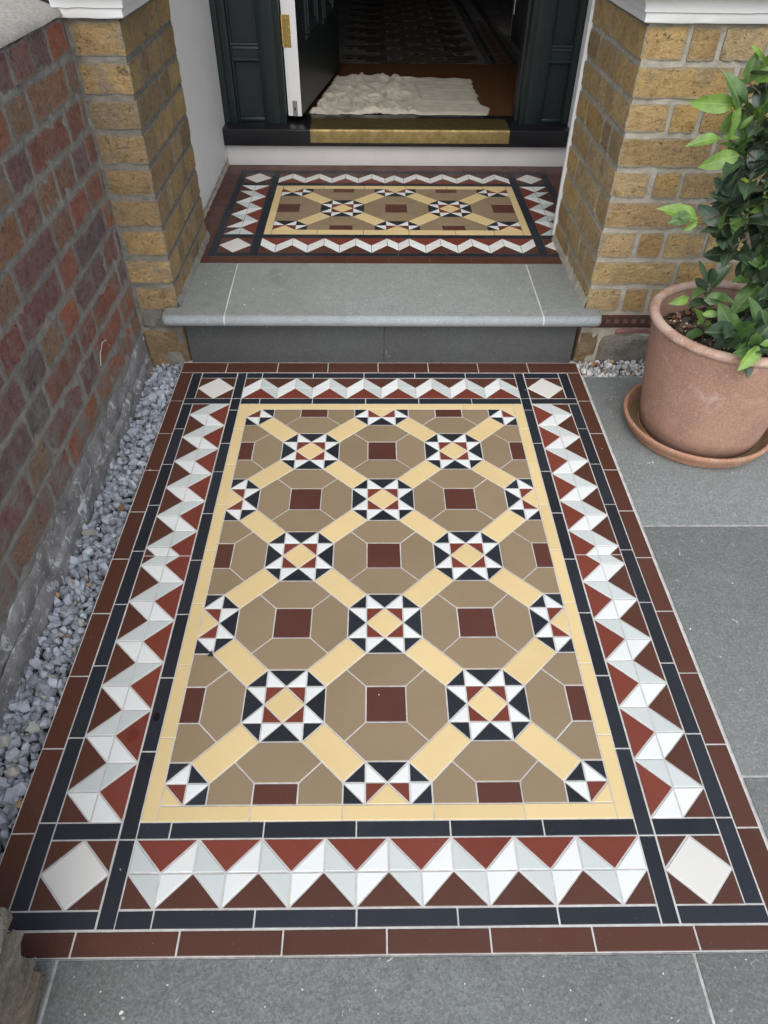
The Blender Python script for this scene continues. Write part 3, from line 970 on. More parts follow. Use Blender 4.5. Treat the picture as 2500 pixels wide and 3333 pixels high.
# ---- right pier / house wall ----
rp = thing('house_wall', (30, 40, -0.5), 'yellow stock brick house wall right of the doorway behind the potted bay shrub', 'brick wall')
box('mortar', XR + 0.13, 60, YF + 0.13, YB, -1.0, 23.3, 'mortar', rp)
box('upper_wall', XR + 0.02, 60, YF + 0.1, YB + 0.02, 26.0, 110, 'stock', rp)
for i, (za, zb) in enumerate(zip(BED, BED[1:])):
    z0, z1 = za + MJ, zb - MJ
    if i % 2 == 0:      # header course
        brick(XR, 28.42 + rnd.uniform(-.08, .08), YF, 43.9, z0, z1, 'stock', rp, 'y')
        brick(28.72, 30.42, YF, YF + 2.4, z0, z1, 'stock', rp)
        x = 30.72
        while x < 45:
            w = 6.2 if int(x * 7) % 2 == 0 else 2.7
            brick(x, x + w, YF, YF + 2.4, z0, z1, 'stock', rp)
            x += w + 0.28
        brick(XR, XR + 2.4, 44.2, 49.7, z0, z1, 'stock', rp, 'y')
    else:
        brick(XR, 31.95 + rnd.uniform(-.1, .1), YF, 39.28, z0, z1, 'stock', rp)
        x = 32.25
        w = 2.75
        while x < 45:
            brick(x, x + w, YF, YF + 2.4, z0, z1, 'stock', rp)
            x += w + 0.28
            w = 8.95 - w
        for ya, yb in ((39.55, 41.32), (41.6, 46.3), (46.58, 49.7)):
            brick(XR, XR + 2.4, ya, yb, z0, z1, 'stock', rp, 'y')
# plinth zone
box('band_course', XR + 0.12, 60, YF - 0.02, YF + 1.5, 3.18, 4.22, 'darkband', rp, 0.06)
def rosette(x, y, z, r, parent):
    bm = bmesh.new()
    for k in range(4):
        a = math.pi / 4 + k * math.pi / 2
        c = W(x + 0.55 * r * math.cos(a), y, z + 0.55 * r * math.sin(a))
        m = Matrix.Translation(c) @ Matrix.Diagonal((r * 0.52 * U, 0.10 * U, r * 0.52 * U, 1))
        bmesh.ops.create_icosphere(bm, subdivisions=1, radius=1, matrix=m)
    m = Matrix.Translation(W(x, y - 0.03, z)) @ Matrix.Diagonal((r * 0.3 * U, 0.10 * U, r * 0.3 * U, 1))
    bmesh.ops.create_icosphere(bm, subdivisions=1, radius=1, matrix=m)
    return bm_obj('rosette', bm, 'rosette', parent)
for k in range(14):
    rosette(27.15 + k * 0.69, YF - 0.03, 3.72, 0.24, rp)
def rough_block(name, x0, x1, z0, z1, y, mat, parent, amp=0.18, nx=22, nz=10, axis='y', seed=0, depth=1.0):
    """block with an uneven face; axis 'y': face looks to -y at y, axis 'x': face looks to +x at x=y"""
    verts, faces = [], []
    for j in range(nz + 1):
        for i in range(nx + 1):
            a = x0 + (x1 - x0) * i / nx
            c = z0 + (z1 - z0) * j / nz
            d = mnoise.fractal(Vector((a * 0.55 + seed, c * 0.55, seed * 3.1)), 1.0, 2.0, 5) * amp
            e = min(i, nx - i, j, nz - j)
            if e == 0:
                d += 0.22 + (0.1 if j == nz else 0)
            verts.append((a, y + d, c) if axis == 'y' else (y - d, a, c))
    for j in range(nz):
        for i in range(nx):
            q = j * (nx + 1) + i
            faces.append((q, q + 1, q + nx + 2, q + nx + 1) if axis == 'y' else (q, q + 1, q + nx + 2, q + nx + 1))
    # closed back
    n0 = len(verts)
    loop = list(range(nx + 1)) + [j * (nx + 1) + nx for j in range(1, nz + 1)] + [nz * (nx + 1) + i for i in range(nx - 1, -1, -1)] + [j * (nx + 1) for j in range(nz - 1, 0, -1)]
    for i in loop:
        v = verts[i]
        verts.append((v[0], y + depth, v[2]) if axis == 'y' else (y - depth, v[1], v[2]))
    m = len(loop)
    for i in range(m):
        faces.append((loop[i], n0 + i, n0 + (i + 1) % m, loop[(i + 1) % m]))
    faces.append(tuple(n0 + i for i in range(m)))
    bm = bmesh.new()
    vs = [bm.verts.new(W(*v)) for v in verts]
    for f in faces:
        bm.faces.new([vs[i] for i in f])
    return bm_obj(name, bm, mat, parent, True, 60)
rough_block('plinth_stone', XR + 0.05, 27.55, -0.8, 2.95, YF + 0.05, 'brownstone', rp, 0.30, 10, 12, seed=2)
rough_block('plinth_stone', 27.62, 40, -0.8, 2.55, YF + 0.0, 'stone', rp, 0.35, 40, 12, seed=5)
rough_block('plinth_brick', 28.6, 40, 2.55, 3.12, YF + 0.02, 'pinkstone', rp, 0.12, 36, 4, seed=9)
# skim of mortar smeared down the reveal near the step
rough_block('mortar_fillet', 36.75, 49.6, ZP - 0.02, ZP + 0.85, -XR + 0.13, 'mortar', rp, 0.10, 30, 4, axis='x', seed=11, depth=0.3).scale.x = 1
fil = [o for o in rp.children if o.name.startswith('mortar_fillet')][0]
# (built mirrored: flip it so that the face looks towards the doorway)
for v in fil.data.vertices:
    pass
bpy.data.objects.remove(fil, do_unlink=True)
def fillet(name, x, sgn, y0, y1, z0, hgt, parent, mat='mortar', n=40, seed=0):
    """low sloping run of mortar along the foot of a reveal; sgn: side it leans to"""
    verts, faces = [], []
    for i in range(n + 1):
        yy = y0 + (y1 - y0) * i / n
        a = mnoise.noise(Vector((yy * 1.3, seed, 0)))
        b = mnoise.noise(Vector((yy * 1.7, seed, 7)))
        verts += [(x, yy, z0 + hgt * (1 + 0.45 * b)), (x + sgn * (0.14 + 0.05 * a), yy, z0 + hgt * (0.55 + 0.2 * b)), (x + sgn * (0.26 + 0.12 * a), yy, z0 - 0.02)]
    for i in range(n):
        for j in range(2):
            faces.append((i * 3 + j, i * 3 + j + 1, i * 3 + j + 4, i * 3 + j + 3))
    return raw(name, verts, faces, mat, parent, True)
fillet('mortar_fillet', XR + 0.06, -1, 36.5, 49.7, ZP, 0.75, rp, 'mortar', 50, 3)
# white painted edge at the back of the reveal
box('painted_edge', XR - 0.16, XR + 0.5, YB + 0.02, YB + 0.45, ZP + 0.3, 86, 'whitegloss', rp, 0.05)
# sill moulding
prof = [(-0.2, 23.24), (0.30, 23.24), (0.34, 23.30), (0.36, 23.72), (0.50, 23.78), (0.52, 24.0), (0.62, 24.28), (0.82, 24.5), (1.12, 24.62), (1.28, 24.66), (1.32, 24.75), (1.32, 25.5), (0.9, 25.9), (-0.2, 26.3)]
def ragged(st, amp, seed):
    def f(p):
        q = st(p)
        k = mnoise.noise(Vector((q[0] * 1.5 + seed, q[1] * 1.5, p[1] * 0.6)))
        return (q[0] + k * amp * 0.5, q[1] + k * amp, q[2] + k * amp * 0.6)
    return f
sts = [lambda p, y=y: (XR - p[0], y, p[1]) for y in (49.9, 46, 43, 40, 38)] + [lambda p: (XR - p[0], YF - p[0], p[1])] + [lambda p, x=x: (x, YF - p[0], p[1]) for x in [27.5 + 0.8 * k for k in range(0, 24)]]
sweep('sill_moulding', prof, [ragged(s, 0.05, 1.0) for s in sts], 'moulding', rp, True, True, 30)

# ---- left pier ----
lp = thing('brick_pier', (-7, 40, -0.5), 'shaded yellow brick pier left of the doorway against the red garden wall', 'brick pier')
box('mortar', -30, XL - 0.10, YF + 0.10, YB, -1.0, 23.3, 'mortar_pier', lp)
box('upper_wall', -30, XL - 0.02, YF + 0.1, YB + 0.02, 26.0, 110, 'stock_shaded', lp)
for i, (za, zb) in enumerate(zip(BED, BED[1:])):
    z0, z1 = za + MJ, zb - MJ
    if i % 2 == 0:
        brick(-8.62 + rnd.uniform(-.1, .1), XL, YF, 43.0, z0, z1, 'stock_shaded', lp, 'y')
        brick(XL - 2.4, XL, 43.3, 46.0, z0, z1, 'stock_shaded', lp, 'y')
        brick(XL - 2.4, XL, 46.25, 49.7, z0, z1, 'stock_shaded', lp, 'y')
    else:
        brick(-8.7 + rnd.uniform(-.1, .1), XL, YF, 39.5, z0, z1, 'stock_shaded', lp)
        for ya, yb in ((39.78, 41.15), (41.42, 44.8), (45.05, 46.2), (46.45, 49.7)):
            brick(XL - 2.4, XL, ya, yb, z0, z1, 'stock_shaded', lp, 'y')
rough_block('band_course', -8.8, XL, 2.9, 4.35, YF + 0.05, 'stone', lp, 0.25, 16, 6, seed=15)
rough_block('plinth_stone', -8.8, XL + 0.02, -0.8, 2.85, YF + 0.02, 'brownstone', lp, 0.30, 18, 14, seed=17)
fillet('mortar_fillet', XL - 0.06, 1, 36.5, 50.2, ZP, 0.6, lp, 'mortar_dark', 50, 8)
sts = [lambda p, y=y: (XL + p[0], y, p[1]) for y in (49.9, 46, 43, 40, 38)] + [lambda p: (XL + p[0], YF - p[0], p[1])] + [lambda p, x=x: (x, YF - p[0], p[1]) for x in [-6.3, -6.8, -7.3, -7.8, -8.3, -8.7, -9.2]]
sweep('sill_moulding', prof, [ragged(s, 0.07, 4.0) for s in sts], 'moulding', lp, True, True, 30)

# ---- red garden wall along the left ----
gw = thing('garden_wall', (-11, 15, -0.5), 'weathered red brick garden wall with concrete top running along the gravel', 'garden wall')
XW = -8.85
box('mortar', -13.2, XW - 0.07, -14, YF + 0.05, -1.0, 23.3, 'mortar_dark', gw)
wb = [2.75, 4.85, 6.95, 9.0, 11.05, 13.15, 15.2, 17.25, 19.3, 21.38, 23.42]
for i, (za, zb) in enumerate(zip(wb, wb[1:])):
    y = 36.5 - (0.2 if i % 2 else 1.5) - rnd.uniform(0, 0.6)
    if i == len(wb) - 2:
        kinds = [2.7]
    else:
        kinds = [5.9, 2.75]
    brick(XW - 2.4, XW, y + 0.25, 36.6, za + 0.14, zb - 0.14, 'redbrick', gw, 'y', jit=0.05)
    k = i % 2
    while y > -13:
        w = kinds[k % len(kinds)] * rnd.uniform(0.93, 1.06)
        if rnd.random() < 0.12:
            w = 2.75 * rnd.uniform(0.9, 1.1)
        brick(XW - 2.4, XW, y - w, y, za + 0.14 + rnd.uniform(-.03, .03), zb - 0.14 + rnd.uniform(-.03, .03), 'redbrick', gw, 'y', jit=0.05)
        y -= w + 0.27
        k += 1
# rendered footing, with a broken upper edge
def plinth_run(name, x, y0, y1, ztop, amp, mat, parent, seed, out):
    verts, faces = [], []
    n, m = 170, 8
    for i in range(n + 1):
        yy = y0 + (y1 - y0) * i / n
        zt = ztop * (1 + 0.28 * mnoise.noise(Vector((yy * 0.35, seed, 0))) + 0.12 * mnoise.noise(Vector((yy * 1.4, seed, 2))))
        for j in range(m + 1):
            t = j / m
            zz = -1.1 + (zt + 1.1) * t
            d = mnoise.fractal(Vector((yy * 0.5, zz * 0.6, seed)), 1.0, 2.0, 5) * amp
            o = out * (1 - 0.55 * t) + d
            if j == m:
                o = -0.10
            verts.append((x + o, yy, zz))
    for i in range(n):
        for j in range(m):
            q = i * (m + 1) + j
            faces.append((q, q + m + 1, q + m + 2, q + 1))
    return raw(name, verts, faces, mat, parent, True)
plinth_run('render_footing', XW + 0.06, -14, 36.5, 2.45, 0.15, 'render', gw, 3.3, 0.06)
plinth_run('footing_course', XW + 0.22, -14, 36.4, 1.05, 0.16, 'render', gw, 8.8, 0.12)
# coping: sloping bed of rough concrete
prof2 = [(-8.72, 23.38), (-8.80, 23.62), (-9.3, 23.9), (-10.6, 24.3), (-12.2, 24.2), (-13.3, 23.6), (-13.3, 23.38)]
cst = []
for k in range(0, 61):
    yy = -14 + 50.4 * k / 60
    def f(p, yy=yy):
        q = 0.07 * mnoise.noise(Vector((yy * 1.7, p[0] * 1.3, p[1])))
        return (p[0] + q, yy, p[1] + q)
    cst.append(f)
sweep('coping', prof2, cst, 'coping', gw, True, True, 50)

# ---- broken brick gate pier at the near left ----
gp = thing('gate_pier', (-5, -9, 0), 'broken brown brick gate pier stub at the near end of the tiled path', 'gate pier')
def rough_brick(x0, x1, y0, y1, z0, z1, mat, seed, amp):
    bm = bmesh.new()
    bmesh.ops.create_cube(bm, size=1)
    bmesh.ops.subdivide_edges(bm, edges=bm.edges[:], cuts=9, use_grid_fill=True)
    a, b = W(x0, y0, z0), W(x1, y1, z1)
    for v in bm.verts:
        p = Vector([a[i] + (b[i] - a[i]) * (v.co[i] + 0.5) for i in range(3)])
        n = Vector([mnoise.fractal(Vector((p.x * 32, p.y * 14, p.z * 32)) + Vector((seed * 7.7, k * 31.0, 0)), 1.0, 2.0, 5) for k in range(3)])
        v.co = p + n * amp * U
    return bm_obj('brick', bm, mat, gp, True, 45)
zz = -0.3
for k, (xf, yf) in enumerate([(-2.6, -6.5), (-2.75, -6.35), (-2.5, -6.0), (-2.6, -6.1)]):
    rough_brick(-9.2, xf, -15.5, yf, zz, zz + 1.85, 'pierbrick', k + 1, 0.42 if k < 3 else 0.28)
    zz += 2.05
rough_brick(-9.0, -3.0, -15.3, -6.7, -0.3, zz + 0.2, 'mortar_dark', 21, 0.1)

# ---- white reveal wall on the left of the porch ----
rw = thing('reveal_wall', (-7.2, 60, ZP), 'smooth white painted reveal wall left of the dark green door frame', 'wall')
def white_face():
    verts, faces = [], []
    n = 60
    zs = [0, 0.35, 0.8, 2, 5, 10, 20, 82]
    for i in range(n + 1):
        yy = 49.3 + (71.2 - 49.3) * i / n
        edge = ZP + 0.42 + 0.30 * mnoise.noise(Vector((yy * 1.1, 2, 0))) + 0.18 * mnoise.noise(Vector((yy * 4, 5, 0)))
        x = -6.62 - 0.10 * (yy - 49.3) / 20
        for j, zz in enumerate(zs):
            d = 0.05 * mnoise.noise(Vector((yy * 0.3, zz * 0.3, 4)))
            verts.append((x + d + (0.0 if j else -0.02), yy, edge + zz))
    m = len(zs)
    for i in range(n):
        for j in range(m - 1):
            q = i * m + j
            faces.append((q, q + 1, q + m + 1, q + m))
    for i in range(n):       # underside of the coat
        a, b = i * m, (i + 1) * m
        k = len(verts)
        verts.extend([(verts[a][0] - 0.35, verts[a][1], verts[a][2]), (verts[b][0] - 0.35, verts[b][1], verts[b][2])])
        faces.append((a, b, k + 1, k))
    return raw('plaster_face', verts, faces, 'whitewall', rw, True)
white_face()
box('wall_core', -8.5, -6.85, 49.8, 71.2, ZP - 0.5, 88, 'mortar_dark', rw)
fillet('mortar_fillet', -6.85, 1, 49.6, 70.0, ZP, 0.55, rw, 'mortar', 60, 12)
box('porch_side_wall', 30.75, 32.2, 50.3, 71.2, ZP - 0.5, 88, 'whitewall', rp)

# ---- house mass above and behind ----
up = box('facade', XL - 0.05, XR + 0.1, YF + 1.0, YB, 88, 110, 'stock')
tag(up, kind='structure')
ceil = box('porch_ceiling', -8.5, 32.2, YB, 74, 86, 88.0, 'whitewall')
tag(ceil, kind='structure')

# ================================================================== DOORWAY
riser = box('threshold_riser', -6.7, 30.8, 70.0, 72, ZP - 0.3, 6.92, 'whitedirty', None, 0.06)
bmr = bmesh.new(); bmr.from_mesh(riser.data)
bmesh.ops.subdivide_edges(bmr, edges=[e for e in bmr.edges if e.calc_length() > 0.5], cuts=60)
for v in bmr.verts:
    v.co.z += 0.0022 * mnoise.noise(v.co * 14); v.co.y += 0.002 * mnoise.noise(v.co * 11 + Vector((4, 0, 0)))
bmr.to_mesh(riser.data); bmr.free()
tag(riser, 'scuffed white painted riser under the black door sill', 'riser')

df = thing('door_frame', (12, 72, 7), 'dark green painted timber door frame with side panels and a black sill', 'door frame')
ZS = 8.72
box('sill', -7.25, 31.1, 69.2, 75.2, 7.03, ZS, 'blacksill', df, 0.16, 3)
# brass cover: folded sheet over the nose of the sill
bp = [(69.14, 7.46), (69.14, 8.52)] + [(69.14 + 0.26 * (1 - math.cos(a)), 8.52 + 0.26 * math.sin(a)) for a in [math.pi / 2 * k / 6 for k in range(1, 7)]] + [(73.3, 8.80)]
bp = bp + [(p[0] + 0.03, p[1] - 0.045) for p in bp[::-1]]
sweep('brass_threshold', bp, [lambda p, x=x: (x, p[0], p[1]) for x in (2.66, 9, 16, 24.12)], 'brass', df, True, True, 35)
FY = 71.6
def jamb(x0, x1, y0, name='post', steps=()):
    o = box(name, x0, x1, y0, y0 + 2.2, ZS - 0.05, 84, 'green', df, 0.07)
    for a, b, d in steps:
        box('bead', a, b, y0 - d, y0 + 0.3, ZS - 0.02, 84, 'green', df, min(0.1, (b - a) * 0.3))
    return o
jamb(-7.3, -5.35, FY, 'jamb', ((-7.25, -6.15, 0.22), (-6.05, -5.75, 0.14)))
jamb(-5.35, -5.1, FY + 0.35, 'bead')
jamb(-2.15, 0.02, FY - 0.25, 'post', ((-1.95, -0.55, 0.14), (-0.42, -0.18, 0.10)))
jamb(-2.4, -2.15, FY + 0.25, 'bead')
jamb(25.42, 27.72, FY - 0.1, 'post', ((25.95, 27.5, 0.14), (25.58, 25.80, 0.10)))
jamb(27.72, 27.95, FY + 0.35, 'bead')
jamb(30.1, 31.2, FY, 'jamb', ((30.2, 30.9, 0.2),))
for x0, x1 in ((-5.2, -2.3), (27.8, 30.2)):
    box('panel', x0, x1, FY + 0.85, FY + 1.5, ZS, 84, 'greenpanel', df)
    box('bottom_rail', x0, x1, FY + 0.55, FY + 0.95, ZS - 0.02, ZS + 0.42, 'green', df, 0.12)
    # moulded rail
    rl = [(0, 14.30), (0.25, 14.32), (0.38, 14.45), (0.38, 14.72), (0.28, 14.80), (0.30, 14.95), (0.22, 15.05), (0.24, 15.45), (0.34, 15.52), (0.30, 15.62), (0.30, 15.75), (0.42, 15.86), (0.40, 16.02), (0, 16.06)]
    sweep('moulded_rail', rl, [lambda p, x=x: (x, FY + 0.9 - p[0] * 1.5, p[1]) for x in (x0, x1)], 'green', df, True, True, 40)
box('lintel', -7.3, 31.2, FY, 74, 62, 86, 'green', df)
box('stop', 25.2, 25.5, 73.2, 75, ZS, 62, 'green', df)

# ---- front door, standing open into the hall ----
fd = thing('front_door', (1, 73, 9), 'dark green panelled front door standing open with a white hinge edge', 'door')
hx, hy = 1.62, 72.05
ang = math.atan2(97.0 - 72.05, 5.2 - 1.62)
dx, dy = math.cos(ang), math.sin(ang)
nx_, ny_ = dy, -dx                        # outward normal of the visible face (towards +x)
def DP(s, t, z):                          # s along the leaf, t out of the visible face
    return (hx + dx * s + nx_ * t, hy + dy * s + ny_ * t, z)
def dbox(name, s0, s1, t0, t1, z0, z1, mat, parent, bev=0.03):
    bm = bmesh.new()
    bmesh.ops.create_cube(bm, size=1)
    for v in bm.verts:
        v.co = W(*DP(s0 + (s1 - s0) * (v.co.x + .5), t0 + (t1 - t0) * (v.co.y + .5), z0 + (z1 - z0) * (v.co.z + .5)))
    bmesh.ops.recalc_face_normals(bm, faces=bm.faces)
    if bev:
        bmesh.ops.bevel(bm, geom=bm.edges[:], offset=bev * U, segments=2, affect='EDGES')
    return bm_obj(name, bm, mat, parent, True, 45)
leaf = dbox('leaf', 0.06, 23.5, -1.42, 0, 9.28, 61.5, 'greenpanel', fd)
dbox('white_edge', 0.0, 0.06, -1.48, 0.01, 9.26, 61.6, 'whitegloss', fd, 0.02)
for s0, s1 in ((4.0, 10.3), (13.2, 19.5)):
    for d0, hgt, wdt in ((0, 0.22, 0.55), (0.55, 0.34, 0.35), (0.9, 0.16, 0.5)):
        za, zb = 15.6 + d0, 34 - d0
        a, b = s0 + d0, s1 - d0
        dbox('panel_moulding', a, b, 0, hgt, za, za + wdt, 'green', fd, 0.08)
        dbox('panel_moulding', a, b, 0, hgt, zb - wdt, zb, 'green', fd, 0.08)
        dbox('panel_moulding', a, a + wdt, 0, hgt, za + wdt, zb - wdt, 'green', fd, 0.08)
        dbox('panel_moulding', b - wdt, b, 0, hgt, za + wdt, zb - wdt, 'green', fd, 0.08)
hg = dbox('hinge', -0.05, 0.0, -1.42, -0.62, 15.62, 18.42, 'brasshinge', fd, 0.01)
bm = bmesh.new()
for k in range(5):
    za = 15.66 + k * 0.552
    tube(bm, [DP(-0.10, -1.46, za), DP(-0.10, -1.46, za + 0.52)], [0.16, 0.16], 10)
bm_obj('knuckle', bm, 'brasshinge', hg)
for zq, tq in ((15.95, -1.05), (16.65, -0.8), (17.35, -0.8), (18.1, -1.05)):
    bm = bmesh.new()
    bmesh.ops.create_uvsphere(bm, u_segments=10, v_segments=6, radius=0.10 * U, matrix=Matrix.Translation(W(*DP(-0.05, tq, zq))))
    bm_obj('screw', bm, 'brasshinge', hg)
pl = dbox('bolt_plate', -0.035, 0.0, -0.95, -0.42, 9.30, 10.75, 'steel', fd, 0.015)
bm = bmesh.new()
bmesh.ops.create_uvsphere(bm, u_segments=12, v_segments=6, radius=1, matrix=Matrix.Translation(W(*DP(-0.03, -0.69, 9.95))) @ Matrix.Diagonal((0.10 * U, 0.02 * U, 0.2 * U, 1)))
bm_obj('bolt_hole', bm, 'dark', pl)

# ---- hall ----
ZH = 8.45
hall = box('hall_floor', -4, 40, 75.2, 230, ZH - 1, ZH - 0.03, 'dark_grout')
tag(hall, kind='structure')
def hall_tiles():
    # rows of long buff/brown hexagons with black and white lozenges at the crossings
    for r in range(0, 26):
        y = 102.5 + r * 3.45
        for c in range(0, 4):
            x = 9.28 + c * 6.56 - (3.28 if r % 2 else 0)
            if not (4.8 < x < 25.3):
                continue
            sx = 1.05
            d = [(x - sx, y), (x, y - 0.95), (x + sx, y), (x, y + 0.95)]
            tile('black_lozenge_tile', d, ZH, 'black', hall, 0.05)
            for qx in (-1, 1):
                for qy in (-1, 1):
                    tile('white_corner_tile', [(x + qx * sx, y + qy * 0.95), (x + qx * sx, y), (x, y + qy * 0.95)], ZH, 'hallwhite_dim', hall, 0.05)
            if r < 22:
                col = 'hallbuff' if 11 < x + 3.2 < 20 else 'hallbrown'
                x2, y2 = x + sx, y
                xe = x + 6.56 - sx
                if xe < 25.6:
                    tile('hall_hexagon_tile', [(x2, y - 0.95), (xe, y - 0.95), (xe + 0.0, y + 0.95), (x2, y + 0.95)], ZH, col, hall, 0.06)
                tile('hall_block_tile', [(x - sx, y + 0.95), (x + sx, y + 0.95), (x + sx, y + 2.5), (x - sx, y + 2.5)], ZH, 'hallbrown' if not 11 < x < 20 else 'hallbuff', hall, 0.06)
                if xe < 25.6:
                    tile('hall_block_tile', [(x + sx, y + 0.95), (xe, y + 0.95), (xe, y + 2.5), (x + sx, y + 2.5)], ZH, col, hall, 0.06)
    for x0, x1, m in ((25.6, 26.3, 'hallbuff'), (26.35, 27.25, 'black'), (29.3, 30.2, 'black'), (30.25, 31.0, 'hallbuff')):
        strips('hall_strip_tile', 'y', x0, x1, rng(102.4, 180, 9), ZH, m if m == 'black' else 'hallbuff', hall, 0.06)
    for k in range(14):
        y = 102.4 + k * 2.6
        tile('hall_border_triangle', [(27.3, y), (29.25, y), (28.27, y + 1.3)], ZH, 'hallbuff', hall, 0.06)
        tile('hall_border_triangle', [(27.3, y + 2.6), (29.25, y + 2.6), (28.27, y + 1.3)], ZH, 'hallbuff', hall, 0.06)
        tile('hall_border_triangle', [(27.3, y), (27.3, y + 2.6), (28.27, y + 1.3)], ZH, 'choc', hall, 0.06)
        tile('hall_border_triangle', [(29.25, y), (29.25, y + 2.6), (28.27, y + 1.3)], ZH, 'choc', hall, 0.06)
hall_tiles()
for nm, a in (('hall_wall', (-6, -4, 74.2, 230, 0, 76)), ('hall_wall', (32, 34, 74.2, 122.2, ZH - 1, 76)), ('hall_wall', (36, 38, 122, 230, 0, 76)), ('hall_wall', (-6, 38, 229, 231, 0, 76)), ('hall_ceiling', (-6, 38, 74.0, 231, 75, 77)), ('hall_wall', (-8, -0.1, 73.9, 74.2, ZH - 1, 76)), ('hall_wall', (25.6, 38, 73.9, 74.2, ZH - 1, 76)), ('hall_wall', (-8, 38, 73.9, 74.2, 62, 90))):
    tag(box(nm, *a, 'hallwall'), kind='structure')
arch = box('architrave', 31.85, 32.5, 122.25, 123.4, ZH, 60, 'whitegloss', None, 0.1)
tag(arch, 'white architrave edge far inside the dark hall', 'architrave')
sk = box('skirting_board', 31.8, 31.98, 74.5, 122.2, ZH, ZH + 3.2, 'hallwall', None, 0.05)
tag(sk, 'dim painted skirting board along the right hall wall', 'skirting')

mat_o = box('coir_mat', 1.4, 30.8, 75.6, 102.2, ZH - 0.3, ZH + 0.1, 'coir', None, 0.05)
tag(mat_o, 'brown coir mat just inside the front door', 'mat')

# ---- dust sheet ----
def dust_sheet():
    nx, ny = 190, 120
    A, B, C, D = (2.2, 75.5), (22.0, 75.6), (22.3, 92.8), (4.6, 93.6)
    verts, faces = [], []
    def ridge(v):
        return 1 - abs(v)
    for j in range(ny + 1):
        for i in range(nx + 1):
            s, t = i / nx, j / ny
            x = (A[0] * (1 - s) + B[0] * s) * (1 - t) + (D[0] * (1 - s) + C[0] * s) * t
            y = (A[1] * (1 - s) + B[1] * s) * (1 - t) + (D[1] * (1 - s) + C[1] * s) * t
            e = min(s, 1 - s, t, 1 - t)
            crump = max(0.0, min(1.0, (0.56 - s) / 0.12 + 0.5))
            q = Vector(((x * 0.8 + y * 0.45) * 0.42, (y * 0.8 - x * 0.4) * 0.26, 1.3))
            wv = Vector((mnoise.noise(q * 1.3), mnoise.noise(q * 1.3 + Vector((9, 3, 1))), 0)) * 0.8
            r1 = ridge(mnoise.noise(q + wv)) ** 4
            r2 = ridge(mnoise.noise(q * 2.1 + wv * 1.5 + Vector((5, 5, 5)))) ** 4
            r3 = ridge(mnoise.noise(q * 4.3 + wv)) ** 3
            h = crump * (0.75 * r1 + 0.48 * r2 + 0.14 * r3)
            # smooth folded half: long soft creases and a doubled edge
            sm = 0.34 + 0.10 * mnoise.noise(Vector((x * 0.25, y * 0.8, 3))) + 0.10 * ridge(mnoise.noise(Vector((x * 0.3, y * 0.9, 8)))) ** 3
            sm += 0.55 * math.exp(-((s - 0.585 - 0.03 * math.sin(t * 5)) / 0.022) ** 2)
            sm += 0.16 * math.exp(-((t - 0.30) / 0.03) ** 2)
            h += (1 - crump) * sm
            h += 0.75 * math.exp(-(((s - 0.40) / 0.05) ** 2 + ((t - 0.10) / 0.10) ** 2)) * (0.6 + 0.6 * ridge(mnoise.noise(q * 3)))
            h *= min(1.0, e / 0.035 + 0.16) ** 0.7
            ed = 0.55 if e == 0 else 0.0
            ex = 0.55 * mnoise.noise(Vector((s * 9, t * 9, 2))) * max(0, 1 - e / 0.08)
            ey = 0.9 * mnoise.noise(Vector((s * 8, t * 8, 6))) * max(0, 1 - e / 0.08) * (0.15 if t < 0.5 else 1.0)
            if s > 0.86 and t < 0.35:
                x += 0.9 * math.exp(-((t - 0.12) / 0.14) ** 2) * (s - 0.86) / 0.14
            verts.append((x + ex, max(75.28, y + ey), ZH + 0.12 + h * 0.60))
    for j in range(ny):
        for i in range(nx):
            q = j * (nx + 1) + i
            faces.append((q, q + 1, q + nx + 2, q + nx + 1))
    o = raw('dust_sheet', verts, faces, 'cloth', None, True, None, loc=W(12, 84, ZH))
    sol = o.modifiers.new('thickness', 'SOLIDIFY')
    sol.thickness = 0.0018
    sol.offset = -1
    tag(o, 'crumpled off white dust sheet folded on the coir mat in the doorway', 'dust sheet')
dust_sheet()

# ================================================================== POT AND SHRUB
PCX, PCY = 32.95, 27.65
sauc = lathe('plant_saucer', [(0.01, 0.02), (4.35, 0.02), (4.72, 0.06), (4.86, 0.22), (4.90, 0.42), (5.0, 0.55), (5.02, 0.62), (5.16, 0.78), (5.24, 0.98), (5.22, 1.12), (5.12, 1.18), (4.98, 1.14), (4.90, 1.0), (4.80, 0.7), (4.66, 0.38), (4.2, 0.30), (0.01, 0.30)], PCX - 0.15, PCY, 'terrasaucer', None, 96)
tag(sauc, 'shallow terracotta saucer under the large plant pot', 'saucer')
silt = lathe('silt', [(4.02, 0.33), (4.3, 0.36), (4.6, 0.39), (4.70, 0.42)], PCX - 0.15, PCY, 'wetsilt', sauc, 64)
pot = thing('plant_pot', (PCX, PCY, 0.3), 'large tapered terracotta plant pot standing on a saucer by the wall', 'plant pot')
pz0, pz1 = 0.31, 8.35
body = []
for k in range(15):
    t = k / 14
    body.append((4.10 + (5.18 - 4.10) * t + 0.06 * math.sin(t * math.pi), pz0 + (pz1 - pz0) * t))
lathe('body', [(0.01, pz0), (3.98, pz0)] + [(body[0][0], pz0 + 0.1)] + body[1:] + [(5.16, 8.42), (4.85, 8.42), (4.82, 7.5), (4.75, 6.5), (4.65, 5.5)], PCX, PCY, 'terra', pot, 96)
rim = []
for k in range(17):
    a = -math.pi * 0.62 + 2 * math.pi * k / 16
    rim.append((5.16 + 0.34 * math.cos(a), 8.60 + 0.30 * math.sin(a)))
lathe('rim', rim, PCX, PCY, 'terrarim', pot, 96)

